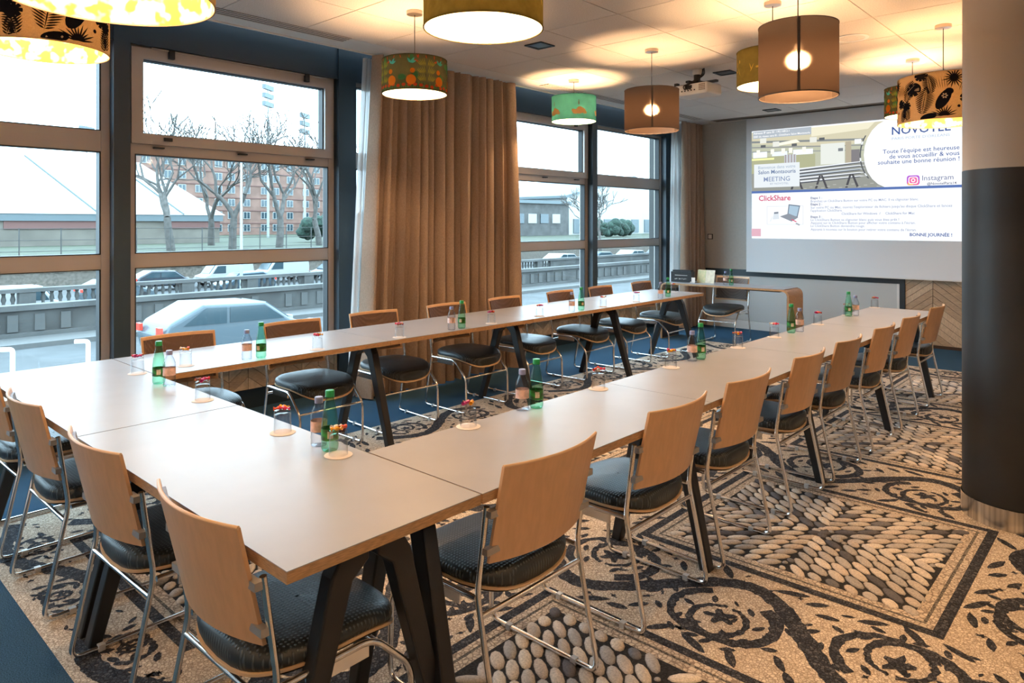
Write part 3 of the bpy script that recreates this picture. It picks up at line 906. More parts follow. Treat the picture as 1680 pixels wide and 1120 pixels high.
gr = random.Random(9)
def place_setting(x, y, z, where):
    c = link('paper_coaster', paper_me); c.location = (x, y, z+0.0004); c.rotation_euler = (0, 0, gr.uniform(0, 6))
    tag(c, 'paper coaster under the tumbler %s' % where, 'coaster', 'paper coasters')
    put(gl0, (x, y, z+0.0022), gr.uniform(0, 6), 'upturned glass tumbler %s' % where, 'upturned tumblers on coasters')
    pick = gr.sample(range(6), 3); a = gr.uniform(0, 2*PI)
    for k in range(3):
        o = link('wrapped_candy', candy_me[pick[k]])
        o.location = (x+0.013*math.cos(2.1*k+a), y+0.013*math.sin(2.1*k+a), z+0.0022+0.0815+0.0080)
        o.rotation_euler = (PI/2+gr.uniform(-.15, .15), 0, gr.uniform(0, PI))
        tag(o, '%s candy on the tumbler %s' % (candy_names[pick[k]], where), 'candy', 'wrapped candies on the tumblers')

GR = [(-2.348,1.325),(-1.985,1.320),(-1.905,1.835),(-1.900,2.660),(-1.900,3.314),(-1.900,4.120),(-1.895,4.665),(-1.895,5.482),(-1.900,6.190),(-1.895,6.93)]
GRw = ['near the inner edge of the front table', 'beside the bottles at the inner U corner'] + ['on the right-hand row, %s from corner' % ordn[k] for k in range(8)]
for (x, y), w in zip(GR, GRw): place_setting(x, y, TZ, w)
GL = [(-3.032,1.335),(-3.817,1.350),(-3.84,1.60),(-3.745,2.343),(-3.74,2.964),(-3.745,3.85),(-3.745,4.419),(-3.745,5.32),(-3.745,5.876),(-3.98,7.0)]
GLw = ['by the seam of the front table', 'left of the bottles at the window corner', 'behind the bottles at the window corner'] + ['on the window-side row, %s from corner' % ordn[k] for k in range(7)]
for (x, y), w in zip(GL, GLw): place_setting(x, y, TZ, w)

BR = [((-2.125,1.335),(-2.050,1.330)), ((-1.915,2.150),(-1.895,2.215)), ((-1.905,3.555),(-1.895,3.635)), ((-1.862,5.03),(-1.885,4.935)), ((-1.850,6.23),(-1.880,6.148))]
BRw = ['at the inner corner of the U', 'first along the right-hand row', 'second along the right-hand row', 'third along the right-hand row', 'farthest on the right-hand row']
BL = [((-3.422,1.350),(-3.507,1.335)), ((-3.765,1.905),(-3.755,1.985)), ((-3.735,3.43),(-3.735,3.53)), ((-3.745,4.85),(-3.745,4.985)), ((-3.735,6.31),(-3.76,6.50))]
BLw = ['on the front table at the window side', 'first along the window-side row', 'second along the window-side row', 'third along the window-side row', 'farthest on the window-side row']
for (c, g_), w in zip(BR+BL, BRw+BLw):
    put(bc0, (*c, TZ+0.0004), gr.uniform(0, 6), 'clear water bottle with blue-grey cap, %s' % w, 'clear water bottles')
    put(bg0, (*g_, TZ+0.0004), gr.uniform(-.3, .5), 'green sparkling water bottle with green cap, %s' % w, 'green water bottles')
put(bc0, (-3.99, 8.30, 0.7390), 0.3, 'clear water bottle on the presenter table', 'clear water bottles')
put(bg0, (-3.90, 8.27, 0.7390), 0.0, 'green sparkling water bottle on the presenter table', 'green water bottles')

# things on the presenter table
t = thing('document_box', 'black leather box with pale lettering on the presenter table', 'box', (-4.60, 8.33, 0.7390), 0.12)
MB().box(-0.14, 0.14, -0.055, 0.055, 0.0, 0.135).build('case', M['black'], t)
MB().box(-0.125, 0.125, -0.035, 0.06, 0.135, 0.155).build('lid', M['black'], t)
MB().box(-0.085, 0.085, -0.0565, -0.0555, 0.086, 0.091).build('pale_line', M['white_plastic'], t)
m = MB()
for k in range(9):
    m.box(-0.085+0.019*k, -0.085+0.019*k+0.012, -0.0565, -0.0555, 0.036+(k % 3)*0.003, 0.044+(k % 2)*0.003)
m.build('pale_script', M['white_plastic'], t)
M['cream_paper'] = pbr('cream_brochure_paper', (0.70, 0.66, 0.52), 0.6, noise=(25, 0.1))
M['leafy_print'] = pbr('leafy_brochure_print', (0.45, 0.50, 0.28), 0.5, noise=(18, 0.5), col2=(0.72, 0.62, 0.36))
t = thing('open_brochure', 'open cream and green brochure standing on the presenter table', 'brochure', (-4.30, 8.36, 0.7390), 0.0)
ML = Matrix.Rotation(math.radians(-14), 4, 'X')
MB().box(-0.115, 0.0, -0.002, 0.002, 0.0, 0.17, ML).build('left_page', M['leafy_print'], t)
MB().box(0.002, 0.125, -0.002, 0.002, 0.0, 0.17, ML).build('right_page', M['cream_paper'], t)
MB().box(-0.03, 0.04, 0.01, 0.08, 0.0, 0.004).build('stand_foot', M['cream_paper'], t)
t = thing('small_card_holder', 'small white card holder between the black box and the brochure', 'holder', (-4.435, 8.30, 0.7390), 0.1)
MB().box(-0.03, 0.03, -0.02, 0.02, 0.0, 0.012).build('foot', M['white_plastic'], t)
MB().box(-0.03, 0.03, -0.004, 0.004, 0.012, 0.065).build('card', M['white_plastic'], t)

# ================================================================== CURTAINS
def drape(name, label, x, y0b, y1b, y0t, y1t, folds, amp, mat, seed, z0=0.012, z1=2.965, nu=None):
    r = random.Random(seed)
    ks = []
    u = 0
    while u < 1:
        w = r.choice((0.5, 0.7, 1.0, 1.5))*r.uniform(0.85, 1.15)/folds; ks.append((u, w, r.uniform(0.45, 1.0), r.uniform(-0.9, 0.9))); u += w
    ks = [(a/u, w/u, s, p) for a, w, s, p in ks]
    def fn(u_, v_):
        k = 0
        while k < len(ks)-1 and u_ > ks[k][0]+ks[k][1]: k += 1
        a, w, s, p = ks[k]
        q = (u_-a)/w
        f = math.sin(PI*q)**0.75 if 0 < q < 1 else 0.0
        y0 = y0b+(y0t-y0b)*v_; y1 = y1b+(y1t-y1b)*v_
        skew = p*w*0.35*math.sin(2*PI*q)*(1-0.5*v_)
        y = y0+(y1-y0)*(u_+skew)
        return (x+amp*s*(0.55+0.45*(1-v_))*(f*1.5-0.5)+0.012*math.sin(9*u_+3*v_+seed), y, z0+(z1-z0)*v_)
    n = nu or int(folds*14)
    o = MB().sheet(fn, n, 10, (-0.003, 0, 0)).build(name, mat, None, 70)
    return tag(o, label, 'curtain')
drape('taupe_curtain', 'wide taupe curtain gathered between the two window groups', -5.02, 3.56, 5.52, 3.70, 5.48, 14, 0.15, M['curtain'], 4)
drape('sheer_curtain', 'pale sheer curtain edge left of the wide taupe curtain', -5.16, 3.52, 4.0, 3.70, 4.0, 4, 0.05, M['sheer'], 8)
drape('taupe_curtain', 'narrow taupe curtain in the corner by the screen wall', -5.02, 9.06, 9.66, 9.08, 9.66, 6, 0.09, M['curtain'], 12)
drape('sheer_curtain', 'pale sheer curtain edge beside the corner curtain', -5.16, 8.98, 9.30, 9.06, 9.30, 3, 0.04, M['sheer'], 15)

# ================================================================== PENDANT LAMPS
M['cord'] = pbr('black_cord', (0.02, 0.018, 0.016), 0.5)
M['canopy'] = pbr('brushed_canopy', (0.55, 0.48, 0.42), 0.3, 0.9)
M['bulb'] = emit('warm_bulb', LAMP_COL, LAMP_POWER/(4*PI*PI*0.036**2))
M['lin_white'] = fabric_shade('white_shade_lining', (0.82, 0.80, 0.74), 0.25, 0.0, 0)
M['lin_yellow'] = fabric_shade('yellow_shade_lining', (0.80, 0.62, 0.26), 0.30, 0.0, 14, ((0.86, 0.78, 0.52), (0.85, 0.52, 0.08)))
M['linen'] = fabric_shade('brown_linen_shade', (0.040, 0.027, 0.020), 0.10, 0.035, 500)
def open_weave(m, w, rough, col):
    # gaps between the threads scatter the bulb's light forward
    nt = m.node_tree; out = next(n for n in nt.nodes if n.type == 'OUTPUT_MATERIAL')
    src = out.inputs[0].links[0].from_socket
    rf = N(nt, 'BsdfRefraction'); rf.inputs['Color'].default_value = (*col, 1); rf.inputs['Roughness'].default_value = rough; rf.inputs['IOR'].default_value = 1.2
    ms = N(nt, 'MixShader'); ms.inputs[0].default_value = w
    nt.links.new(src, ms.inputs[1]); nt.links.new(rf.outputs[0], ms.inputs[2]); nt.links.new(ms.outputs[0], out.inputs[0])
open_weave(M['linen'], 0.14, 0.55, (0.55, 0.42, 0.32))
M['gold'] = fabric_shade('old_gold_shade', (0.13, 0.10, 0.025), 0.12, 0.0, 30)
M['garden'] = fabric_shade('dark_garden_print', (0.055, 0.055, 0.025), 0.12, 0.0, 40)
M['teal'] = fabric_shade('teal_sky_print', (0.07, 0.30, 0.27), 0.15, 0.0, 12)
M['tropic'] = fabric_shade('beige_tropical_print', (0.42, 0.31, 0.20), 0.12, 0.0, 200)
def ink(n, c): return fabric_shade(n, c, 0.08, 0.0, 0)
M['ink_black'] = ink('black_ink', (0.012, 0.012, 0.016))
M['ink_orange'] = ink('orange_ink', (0.75, 0.20, 0.02))
M['ink_red'] = ink('red_ink', (0.55, 0.06, 0.02))
M['ink_yellow'] = ink('yellow_green_ink', (0.42, 0.38, 0.04))
M['ink_teal'] = ink('turquoise_ink', (0.08, 0.48, 0.42))
M['ink_green'] = ink('green_ink', (0.05, 0.16, 0.05))
M['ink_cloud'] = ink('peach_cloud_ink', (0.85, 0.52, 0.22))
M['ink_gold'] = ink('gold_ink', (0.55, 0.33, 0.05))
M['ink_beige'] = ink('beige_ink', (0.52, 0.40, 0.27))
M['rim'] = pbr('shade_rim', (0.05, 0.035, 0.025), 0.6)

class Decal:
    """flat print wrapped on a drum: u = arc length, v = height"""
    def __init__(s, R, h): s.m = MB(); s.R = R+0.0012; s.h = h
    def pt(s, u, v):
        a = u/s.R; v = max(0.004, min(s.h-0.004, v)); return (s.R*math.cos(a), s.R*math.sin(a), v)
    def fan(s, c, pts):
        b = len(s.m.V); s.m.V.append(s.pt(*c)); s.m.V += [s.pt(*p) for p in pts]; n = len(pts)
        for i in range(n): s.m.F.append((b, b+1+i, b+1+(i+1) % n))
    def blade(s, u, v, ang, l, w):
        dx, dy = math.cos(ang), math.sin(ang)
        s.fan((u+dx*l/2, v+dy*l/2), [(u, v), (u+dx*l*.3-dy*w, v+dy*l*.3+dx*w), (u+dx*l*.7-dy*w*.7, v+dy*l*.7+dx*w*.7), (u+dx*l, v+dy*l), (u+dx*l*.7+dy*w*.7, v+dy*l*.7-dx*w*.7), (u+dx*l*.3+dy*w, v+dy*l*.3-dx*w)])
    def ell(s, u, v, a, b, ang=0.0, n=16):
        s.fan((u, v), [(u+a*math.cos(2*PI*i/n)*math.cos(ang)-b*math.sin(2*PI*i/n)*math.sin(ang), v+a*math.cos(2*PI*i/n)*math.sin(ang)+b*math.sin(2*PI*i/n)*math.cos(ang)) for i in range(n)])
    def fern(s, u, v, ang, l, n=11):
        s.blade(u, v, ang, l, 0.003)
        for i in range(1, n):
            f = i/n; ll = l*0.38*math.sin(PI*min(1, f*0.9+0.12))
            for sg in (-1, 1): s.blade(u+math.cos(ang)*l*f, v+math.sin(ang)*l*f, ang+sg*1.15, ll, 0.0045)
    def palm(s, u, v, l, n=15, a0=0.0, a1=2*PI):
        for i in range(n): s.blade(u, v, a0+(a1-a0)*i/(n-1 if a1-a0 < 6 else n), l*(0.85+0.15*math.sin(i*2.3)), 0.005)
    def monstera(s, u, v, l, ang):
        n = 44; pts = []
        for i in range(n):
            t_ = 2*PI*i/n; r_ = l*(0.85+0.15*math.cos(t_))*(0.62 if (i % 6) in (0,) and 3 < i < 41 else 1.0)
            pts.append((u+r_*math.cos(t_+ang), v+0.85*r_*math.sin(t_+ang)))
        s.fan((u, v), pts)
    def build(s, name, mat, parent):
        o = s.m.build(name, mat, parent); o['kind'] = 'stuff'; return o

def prints(shade, R, h, style, seed):
    r = random.Random(seed); C = 2*PI*R
    if style == 'tropic':
        d = Decal(R, h); n = max(1, round(C/0.50)); rep = C/n; K = h/0.36
        for q in range(n):
            u = q*rep
            d.monstera(u+0.055, h*0.66, 0.074*K, 0.6); d.palm(u+0.33, h*0.84, 0.088*K, 17); d.palm(u+0.27, h*0.05, 0.10*K, 11, 0.15, 3.0)
            d.fern(u+0.125, h*0.10, 1.40, h*0.62, 17); d.fern(u+0.46, h*0.42, 1.15, h*0.52, 15); d.fern(u+0.19, h*0.52, 1.75, h*0.46, 14); d.fern(u+0.02, h*0.02, 1.9, h*0.40, 12)
            d.monstera(u+0.41, h*0.40, 0.052*K, 2.2); d.ell(u+0.265, h*0.40, 0.085*K, 0.040*K, 1.05); d.ell(u+0.30, h*0.56, 0.030*K, 0.026*K)
            d.monstera(u+0.005, h*0.36, 0.050*K, 4.0); d.ell(u+0.17, h*0.05, 0.060*K, 0.026*K, 0.2); d.ell(u+0.44, h*0.15, 0.012, 0.014); d.ell(u+0.36, h*0.24, 0.010, 0.010)
            d.monstera(u+0.12, h*0.93, 0.060*K, 1.6); d.fern(u+0.42, h*0.0, 1.3, h*0.33, 10)
            for w in range(9): d.blade(u+0.36+0.012*w, h*0.56, 1.25+0.07*w, 0.10*K, 0.002)
            for w in range(7): d.blade(u+0.21+0.013*w, h*0.62, 1.9-0.05*w, 0.10*K, 0.0016)
        d.build('printed_leaves', M['ink_black'], shade)
        d2 = Decal(R+0.0006, h)
        for q in range(n):
            u = q*rep
            for w in range(6): d2.ell(u+0.275+0.013*math.cos(w*PI/3), h*0.47+0.013*math.sin(w*PI/3), 0.007, 0.005, w*PI/3)
            d2.blade(u+0.0, h*0.62, 0.6, 0.10, 0.0016)
        d2.build('printed_blossoms', M['ink_beige'], shade)
    elif style == 'garden':
        n = max(1, round(C/0.36)); rep = C/n
        D = {k: Decal(R+0.0003*i, h) for i, k in enumerate(('ink_green', 'ink_yellow', 'ink_red', 'ink_orange', 'ink_teal'))}
        for q in range(n):
            u = q*rep
            for w in range(26): D['ink_green'].blade(u+rep*w/26, 0.004, r.uniform(1.2, 1.9), r.uniform(0.02, 0.06), 0.004)
            for w in range(5): D['ink_green'].ell(u+r.uniform(0, rep), h*r.uniform(.3, .9), .03, .02, r.uniform(0, 3))
            uc = u+rep*0.5
            for sg in (-1, 1):
                for w in range(5):
                    for z in range(3): D['ink_yellow'].blade(uc+sg*(0.008+0.008*w), h*(0.22+0.22*z), PI/2-sg*(0.25+0.12*w), 0.060-0.004*w, 0.0022)
                D['ink_red'].blade(uc+sg*0.055, h*0.78, PI/2-sg*1.2, 0.05, 0.006); D['ink_red'].blade(uc+sg*0.06, h*0.86, PI/2+sg*0.1, 0.045, 0.004)
                p = uc+sg*0.105
                D['ink_orange'].ell(p, h*0.26, 0.034, 0.034); D['ink_orange'].ell(p-sg*.010, h*0.52, 0.017, 0.017, 0.4)
                D['ink_teal'].blade(p, h*0.74, PI/2+0.6, 0.04, 0.008); D['ink_teal'].blade(p, h*0.74, PI/2-0.6, 0.045, 0.008); D['ink_teal'].blade(p, h*0.74, 0.4, 0.04, 0.008)
            for w in range(9):
                D['ink_red'].ell(u+rep*(w+0.5)/9, h*r.uniform(.06, .16), .014, .011)
            for w in range(6): D['ink_red'].blade(u+rep*w/6, h*0.88, r.uniform(1.2, 2), 0.03, 0.003)
        for k, d in D.items(): d.build('printed_flora', M[k], shade)
    elif style == 'gold':
        d = Decal(R, h); n = round(C/0.2)
        for q in range(n):
            u = q*C/n
            d.blade(u, h*.3, 1.1, .06, .003); d.blade(u+.01, h*.35, 1.9, .05, .003); d.ell(u+.05, h*.42, .010, .007); d.blade(u+.06, h*.5, 1.4, .05, .0025); d.ell(u+.1, h*.68, .006, .012); d.blade(u+.11, h*.25, 2.0, .07, .002)
        d.build('printed_sprigs', M['ink_gold'], shade)
    elif style == 'teal':
        d = Decal(R, h); n = 5
        for q in range(n):
            u = q*C/n
            for (a, b, rr) in ((0, .30, .035), (.035, .33, .03), (-.035, .27, .028), (.06, .26, .02), (0.01, .40, .026), (-.055, .33, .018)):
                d.ell(u+a, h*b, rr*1.2, rr*0.8)
        d.build('printed_clouds', M['ink_cloud'], shade)
        d = Decal(R+0.0004, h)
        for q in range(n):
            u = q*C/n; d.ell(u-0.002, h*.62, .007, .020); d.ell(u-0.002, h*.73, .006, .006); d.blade(u-0.012, h*.66, .5, .022, .003)
        d.build('printed_figures', M['shell'], shade)

def pendant(x, y, zb, h, R, style, label, lum=1.0, bulb_f=0.5):
    t = thing('pendant_lamp', label, 'lamp', (x, y, CEIL), 0, 'drum pendant lamps')
    z0 = zb-CEIL; z1 = z0+h
    MB().lathe([(0.0005,-0.0005),(0.055,-0.0005),(0.055,-0.024),(0.0005,-0.026)], 28).build('canopy', M['canopy'], t, 40)
    MB().tube([(0,0,-0.024),(0,0,z1-0.03)], 0.003, 6).build('cord', M['cord'], t)
    outer = {'linen':'linen','linen_tall':'linen','gold':'gold','garden':'garden','teal':'teal','tropic':'tropic'}[style]
    sh = MB().lathe([(R, 0), (R, h)], 56).build('shade', M[outer], t, 40); sh.location = (0, 0, z0); sh.rotation_euler = (0, 0, {'teal': 3.1, 'garden': 0.5, 'tropic': 0.9}.get(style, 0.0))
    if outer == 'linen':
        MB().box(R-0.002, R+0.0008, -0.007, 0.007, 0.0, h).build('seam', M['rim'], sh)
        sh.rotation_euler = (0, 0, math.atan2(-y, -x)+0.02)
    else:
        MB().lathe([(R-0.003, 0), (R-0.003, h)], 56).build('lining', M['lin_yellow'] if style == 'tropic' else M['lin_white'], sh, 40)
        if style == 'teal': MB().box(R-0.001, R+0.0014, -0.006, 0.006, 0.0, h).build('seam', M['rim'], sh)
        prints(sh, R, h, style, int(x*100) % 97)
    for zz in (0.0, h):
        MB().lathe([(R-0.003, zz-0.002), (R+0.0016, zz-0.002), (R+0.0016, zz+0.003), (R-0.003, zz+0.003)], 56, closed=True).build('rim', M['rim'] if outer == 'linen' else M[outer], sh, 40)
    m = MB()
    for k in range(3):
        a = 2*PI*k/3+0.4; m.tube([(0,0,z1-0.03),(R*math.cos(a)*0.99, R*math.sin(a)*0.99, z1-0.004)], 0.002, 5)
    m.build('spider', M['chrome'], t)
    MB().lathe([(0.0005, 0.0),(0.017, 0.0),(0.017, 0.055),(0.0005, 0.055)], 12, (0, 0, z0+h*bulb_f+0.030)).build('socket', M['white_plastic'], t, 40)
    MB().tube([(0,0,z0+h*bulb_f+0.08),(0,0,z1-0.03)], 0.005, 6).build('stem', M['chrome'], t)
    pr_ = [(0.036*math.sin(PI*k/10), -0.036*math.cos(PI*k/10)) for k in range(11)]; pr_[0] = (0.0004, -0.036); pr_[-1] = (0.0004, 0.036)
    MB().lathe(pr_, 16, (0, 0, z0+h*bulb_f)).build('bulb', M['bulb'], t, 60)
    return t

pendant(-2.42, 0.77, 2.205, 0.36, 0.310, 'tropic', 'large tropical leaf drum lamp hanging nearest, at the top left')
pendant(-4.12, 1.02, 2.365, 0.36, 0.285, 'tropic', 'tropical leaf drum lamp hanging before the leftmost window')
pendant(-3.82, 3.16, 2.40, 0.232, 0.225, 'garden', 'dark garden print drum lamp with orange flowers before the curtain')
pendant(-1.90, 1.91, 2.245, 0.26, 0.228, 'gold', 'big old-gold drum lamp at the top centre')
pendant(-4.43, 5.77, 2.55, 0.25, 0.228, 'teal', 'turquoise drum lamp with peach clouds by the windows')
pendant(-3.17, 5.21, 2.29, 0.34, 0.228, 'linen', 'dark brown linen drum lamp left of the projector')
pendant(-1.90, 4.65, 2.42, 0.228, 0.230, 'gold', 'old-gold drum lamp half hidden behind the tall linen lamp')
pendant(-1.33, 3.57, 2.135, 0.352, 0.188, 'linen_tall', 'tall brown linen drum lamp with its bulb glowing through')
pendant(-1.18, 6.04, 2.25, 0.335, 0.300, 'tropic', 'tropical leaf drum lamp in front of the projection screen')
pendant(-1.63, 7.11, 2.47, 0.25, 0.225, 'garden', 'small garden print drum lamp peeking out beside the tropical lamp')
# added lamps out of frame, put in to brighten the room's near side
pendant(0.75, 1.55, 2.35, 0.30, 0.25, 'gold', 'added unseen fill lamp, old-gold drum, right of the camera')
pendant(1.05, 4.6, 2.35, 0.30, 0.25, 'garden', 'added unseen fill lamp, garden print drum, behind the column')

pendant(0.55, -0.75, 2.35, 0.30, 0.25, 'gold', 'added unseen fill lamp, old-gold drum, behind the camera')  # two more added unseen lamps, lighting the chair backs from behind
pendant(-1.9, -0.85, 2.35, 0.30, 0.25, 'garden', 'added unseen fill lamp, garden print drum, behind the front chairs')

# ================================================================== PROJECTOR
t = thing('projector', 'white ceiling projector on a black bracket with hanging cables', 'projector', (-3.27, 6.20, CEIL), math.radians(-6))
MB().lathe([(0.0005,-0.0005),(0.045,-0.0005),(0.045,-0.05),(0.0005,-0.05)], 20).build('ceiling_plate', M['white_plastic'], t, 40)
MB().lathe([(0.032,-0.05),(0.032,-0.115),(0.0005,-0.116)], 16).build('pole', M['black'], t, 40)
m = MB()
m.box(-0.24, 0.22, -0.02, 0.02, -0.145, -0.125); m.box(-0.02, 0.02, -0.16, 0.16, -0.145, -0.125)
m.box(-0.25, -0.215, -0.02, 0.02, -0.145, -0.10); m.box(-0.05, 0.05, -0.05, 0.05, -0.135, -0.112)
m.build('bracket_arms', M['black'], t)
bd = MB().box(-0.19, 0.19, -0.13, 0.13, -0.255, -0.150).build('body', M['white_plastic'], t)
md = bd.modifiers.new('soft', 'BEVEL'); md.width = 0.018; md.segments = 3
m = MB()
for i in range(5):
    for j in range(4): m.box(0.105+0.014*i, 0.115+0.014*i, -0.1316, -0.129, -0.225+0.016*j, -0.215+0.016*j)
m.build('vent_slots', M['ceil_gap'], bd)
m = MB(); m.box(-0.05, 0.03, -0.1316, -0.129, -0.195, -0.165)
for i in range(5): m.box(-0.09+0.035*i, -0.075+0.035*i, -0.1316, -0.129, -0.22, -0.208)
m.build('sockets', M['black'], bd)
MB().lathe([(0.0005,0.0),(0.035,0.0),(0.032,0.03),(0.0005,0.03)], 20).build('lens', M['black'], bd, 40).matrix_local = Matrix.Translation((0.08, 0.128, -0.20)) @ Matrix.Rotation(-PI/2, 4, 'X')
for k, (dx, dz) in enumerate(((0.06, 0.0), (0.075, 0.005), (0.09, -0.004))):
    MB().tube(fillet([(dx, -0.01*k, 0.0), (dx+0.01, -0.02, -0.06), (0.0+0.02*k, -0.09, -0.13), (-0.06+0.02*k, -0.15, -0.17), (-0.04+0.03*k, -0.145, -0.21), (-0.02+0.02*k, -0.131, -0.185)], 0.04, 5), 0.005, 6).build('cable', M['cord'], t, 60)

# ================================================================== PROJECTION SCREEN
scr = thing('projection_screen', 'wide roll-down screen showing a bright welcome slide', 'screen', (0, 9.60, 0))
MB().box(-4.30, -1.42, 0.0, 0.004, 0.835, CEIL-0.002).build('cloth', M['screen'], scr)
MB().box(-4.30, -1.42, -0.006, 0.010, 0.822, 0.836).build('bottom_bar', M['white_plastic'], scr)
BEAM = 0.58
_em = {}
def em(c, k=1.0):
    key = (tuple(round(v, 3) for v in c), k)
    if key not in _em: _em[key] = emit('slide_light_%d' % len(_em), c, BEAM*k)
    return _em[key]
slide = MB().quad((-4.22, -0.0015, 1.295), (-1.45, -0.0015, 1.295), (-1.45, -0.0015, 2.80), (-4.22, -0.0015, 2.80)).build('slide_ground', em((0.86, 0.90, 0.95)), scr)
lay = [0.002]
def rect(x0, x1, z0, z1, c, k=1.0, name='slide_patch', lift=None):
    lay[0] += 0.00004; y = -(lift or lay[0])
    return MB().quad((x0, y, z0), (x1, y, z0), (x1, y, z1), (x0, y, z1)).build(name, em(c, k), slide)
def polyp(pts, c, k=1.0, name='slide_patch'):
    lay[0] += 0.00004
    return MB().poly([(x, -lay[0], z) for x, z in pts]).build(name, em(c, k), slide)
def text(s, x, z, width, c, k=1.0, bold=0.0, align='LEFT', name='slide_text', italic=0.0, maxh=None):
    cu = bpy.data.curves.new('txt', 'FONT'); cu.body = s; cu.size = 1.0; cu.resolution_u = 2; cu.offset = max(bold, 0.006); cu.shear = italic
    o = bpy.data.objects.new('txt', cu); COL.objects.link(o)
    dg = bpy.context.evaluated_depsgraph_get()
    me = bpy.data.meshes.new_from_object(o.evaluated_get(dg))
    bpy.data.objects.remove(o); bpy.data.curves.remove(cu)
    xs_ = [v.co.x for v in me.vertices]; w = max(xs_)-min(xs_); x_min = min(xs_)
    f = width/w; fz = f if maxh is None else min(f, maxh)
    lay[0] += 0.00004
    for v in me.vertices: v.co = (x+(v.co.x-x_min)*f, -lay[0], z+v.co.y*fz)
    me.materials.clear(); me.materials.append(em(c, k)); me.name = name
    o = link(name, me, slide); o['kind'] = 'stuff'; return o

WHITE = (1.0, 1.0, 1.0); NAVY = (0.05, 0.10, 0.30); GREYT = (0.20, 0.22, 0.34)
# upper photograph of a meeting room, built as flat tone patches
def tone(a, b, c): return (a, b, c)
PHL, PHR, PHB, PHT = -4.22, -2.42, 1.955, 2.78
rect(PHL, PHR+0.0, PHB, PHT, (0.50, 0.52, 0.40))
polyp([(PHL, 2.78), (PHR, 2.78), (PHR, 2.62), (-3.0, 2.50), (PHL, 2.62)], (0.62, 0.58, 0.42))
for i, (z0, z1, c) in enumerate(((2.60, 2.63, (0.24,0.26,0.26)), (2.53, 2.55, (0.30,0.31,0.30)), (2.47, 2.485, (0.28,0.30,0.30)))):
    polyp([(PHL, z0+0.03), (-2.75, z0-0.04), (-2.75, z1-0.045), (PHL, z1+0.03)], c)
polyp([(-3.40, 2.78), (-2.62, 2.78), (-2.70, 2.70), (-3.40, 2.66)], (0.80, 0.76, 0.58))
polyp([(-3.9, 2.60), (-3.6, 2.64), (-3.55, 2.60), (-3.85, 2.57)], (0.92, 0.90, 0.74))
rect(PHL, -3.35, 2.20, 2.43, (0.42, 0.43, 0.27))
rect(-4.20, -4.0, 2.42, 2.50, (0.85,0.92,0.97)); rect(-3.93, -3.72, 2.43, 2.49, (0.80,0.88,0.95)); rect(-3.64, -3.38, 2.43, 2.50, (0.85,0.92,0.98))
for x in (-4.15, -3.95, -3.80, -3.70, -3.52): rect(x, x+0.05, 2.46, 2.53, (0.86,0.86,0.78))
for x, z in ((-4.10, 2.62), (-3.92, 2.56), (-3.42, 2.58)): rect(x, x+0.09, z, z+0.07, (0.75,0.76,0.70)); 
for x, z in ((-4.09, 2.56), (-3.66, 2.55), (-3.30, 2.60)): rect(x, x+0.07, z, z+0.035, (0.12,0.13,0.14))
rect(-3.76, -3.60, 2.33, 2.44, (0.55,0.58,0.62)); rect(-3.73, -3.63, 2.30, 2.33, (0.22,0.24,0.34))
for k in range(4): rect(-3.75+0.04*k, -3.735+0.04*k, 2.33, 2.44, (0.35,0.30,0.30))
rect(PHL, -3.9, 2.385, 2.41, (0.88, 0.92, 0.42))
rect(-3.28, -2.98, 2.28, 2.55, (0.74, 0.77, 0.72)); rect(-3.06, -3.00, 2.44, 2.48, (0.2,0.22,0.24)); rect(-2.97, -2.90, 2.22, 2.56, (0.45,0.40,0.30)); rect(-2.90, -2.80, 2.24, 2.45, (0.22,0.21,0.22)); rect(-2.86, -2.78, 2.52, 2.58, (0.88,0.93,0.97))
polyp([(PHL, 2.20), (-2.70, 2.30), (PHR, 2.10), (PHR, PHB), (PHL, PHB)], (0.30, 0.31, 0.28))
for k in range(5):
    z = 2.265-0.045*k
    polyp([(-3.60-0.05*k, z-0.02), (-2.80, z+0.03), (-2.72, z+0.022), (-3.55-0.05*k, z-0.042)], (0.78, 0.82, 0.86) if k != 2 else (0.55, 0.62, 0.68))
    polyp([(-3.60-0.05*k, z-0.042), (-2.80, z+0.018), (-2.78, z+0.008), (-3.55-0.05*k, z-0.058)], (0.10, 0.11, 0.13))
for x in (-3.30, -2.92, -3.62):
    polyp([(x, 2.14), (x+0.025, 2.14), (x-0.025, 1.965), (x-0.055, 1.965)], (0.08,0.08,0.09)); polyp([(x+0.02, 2.14), (x+0.045, 2.14), (x+0.115, 1.965), (x+0.085, 1.965)], (0.08,0.08,0.09))
for k in range(14): rect(-3.5+0.075*k, -3.46+0.075*k, 1.965+0.02*(k % 3), 1.975+0.02*(k % 3), (0.44, 0.45, 0.42))
# white swoosh panel with the hotel name
pts = [(-1.45, 2.80), (-2.56, 2.80)]
for i in range(13):
    a = PI/2+PI*i/12
    pts.append((-2.42+0.33*math.cos(a)*1.0-0.0, 2.37+0.43*math.sin(a)))
pts += [(-1.45, 1.955)]
polyp(pts, (0.93, 0.96, 1.0))
ar = [(-2.46+0.34*math.cos(a), 2.37+0.42*math.sin(a)) for a in [PI*0.80+PI*0.45*i/14 for i in range(15)]]
for k in range(0, 14):
    a, b = ar[k], ar[k+1]; polyp([a, b, (b[0]+0.016, b[1]), (a[0]+0.016, a[1])], (0.10, 0.11, 0.12) if k % 5 != 2 else (0.8,0.85,0.9))
text('NOVOTEL', -2.427, 2.60, 0.63, NAVY, bold=0.012)
text("PARIS PORTE D'ORLÉANS", -2.427, 2.535, 0.62, (0.42, 0.52, 0.66), maxh=0.045)
text("Toute l'équipe est heureuse", -2.53, 2.372, 0.82, NAVY)
text('de vous accueillir & vous', -2.455, 2.305, 0.745, NAVY)
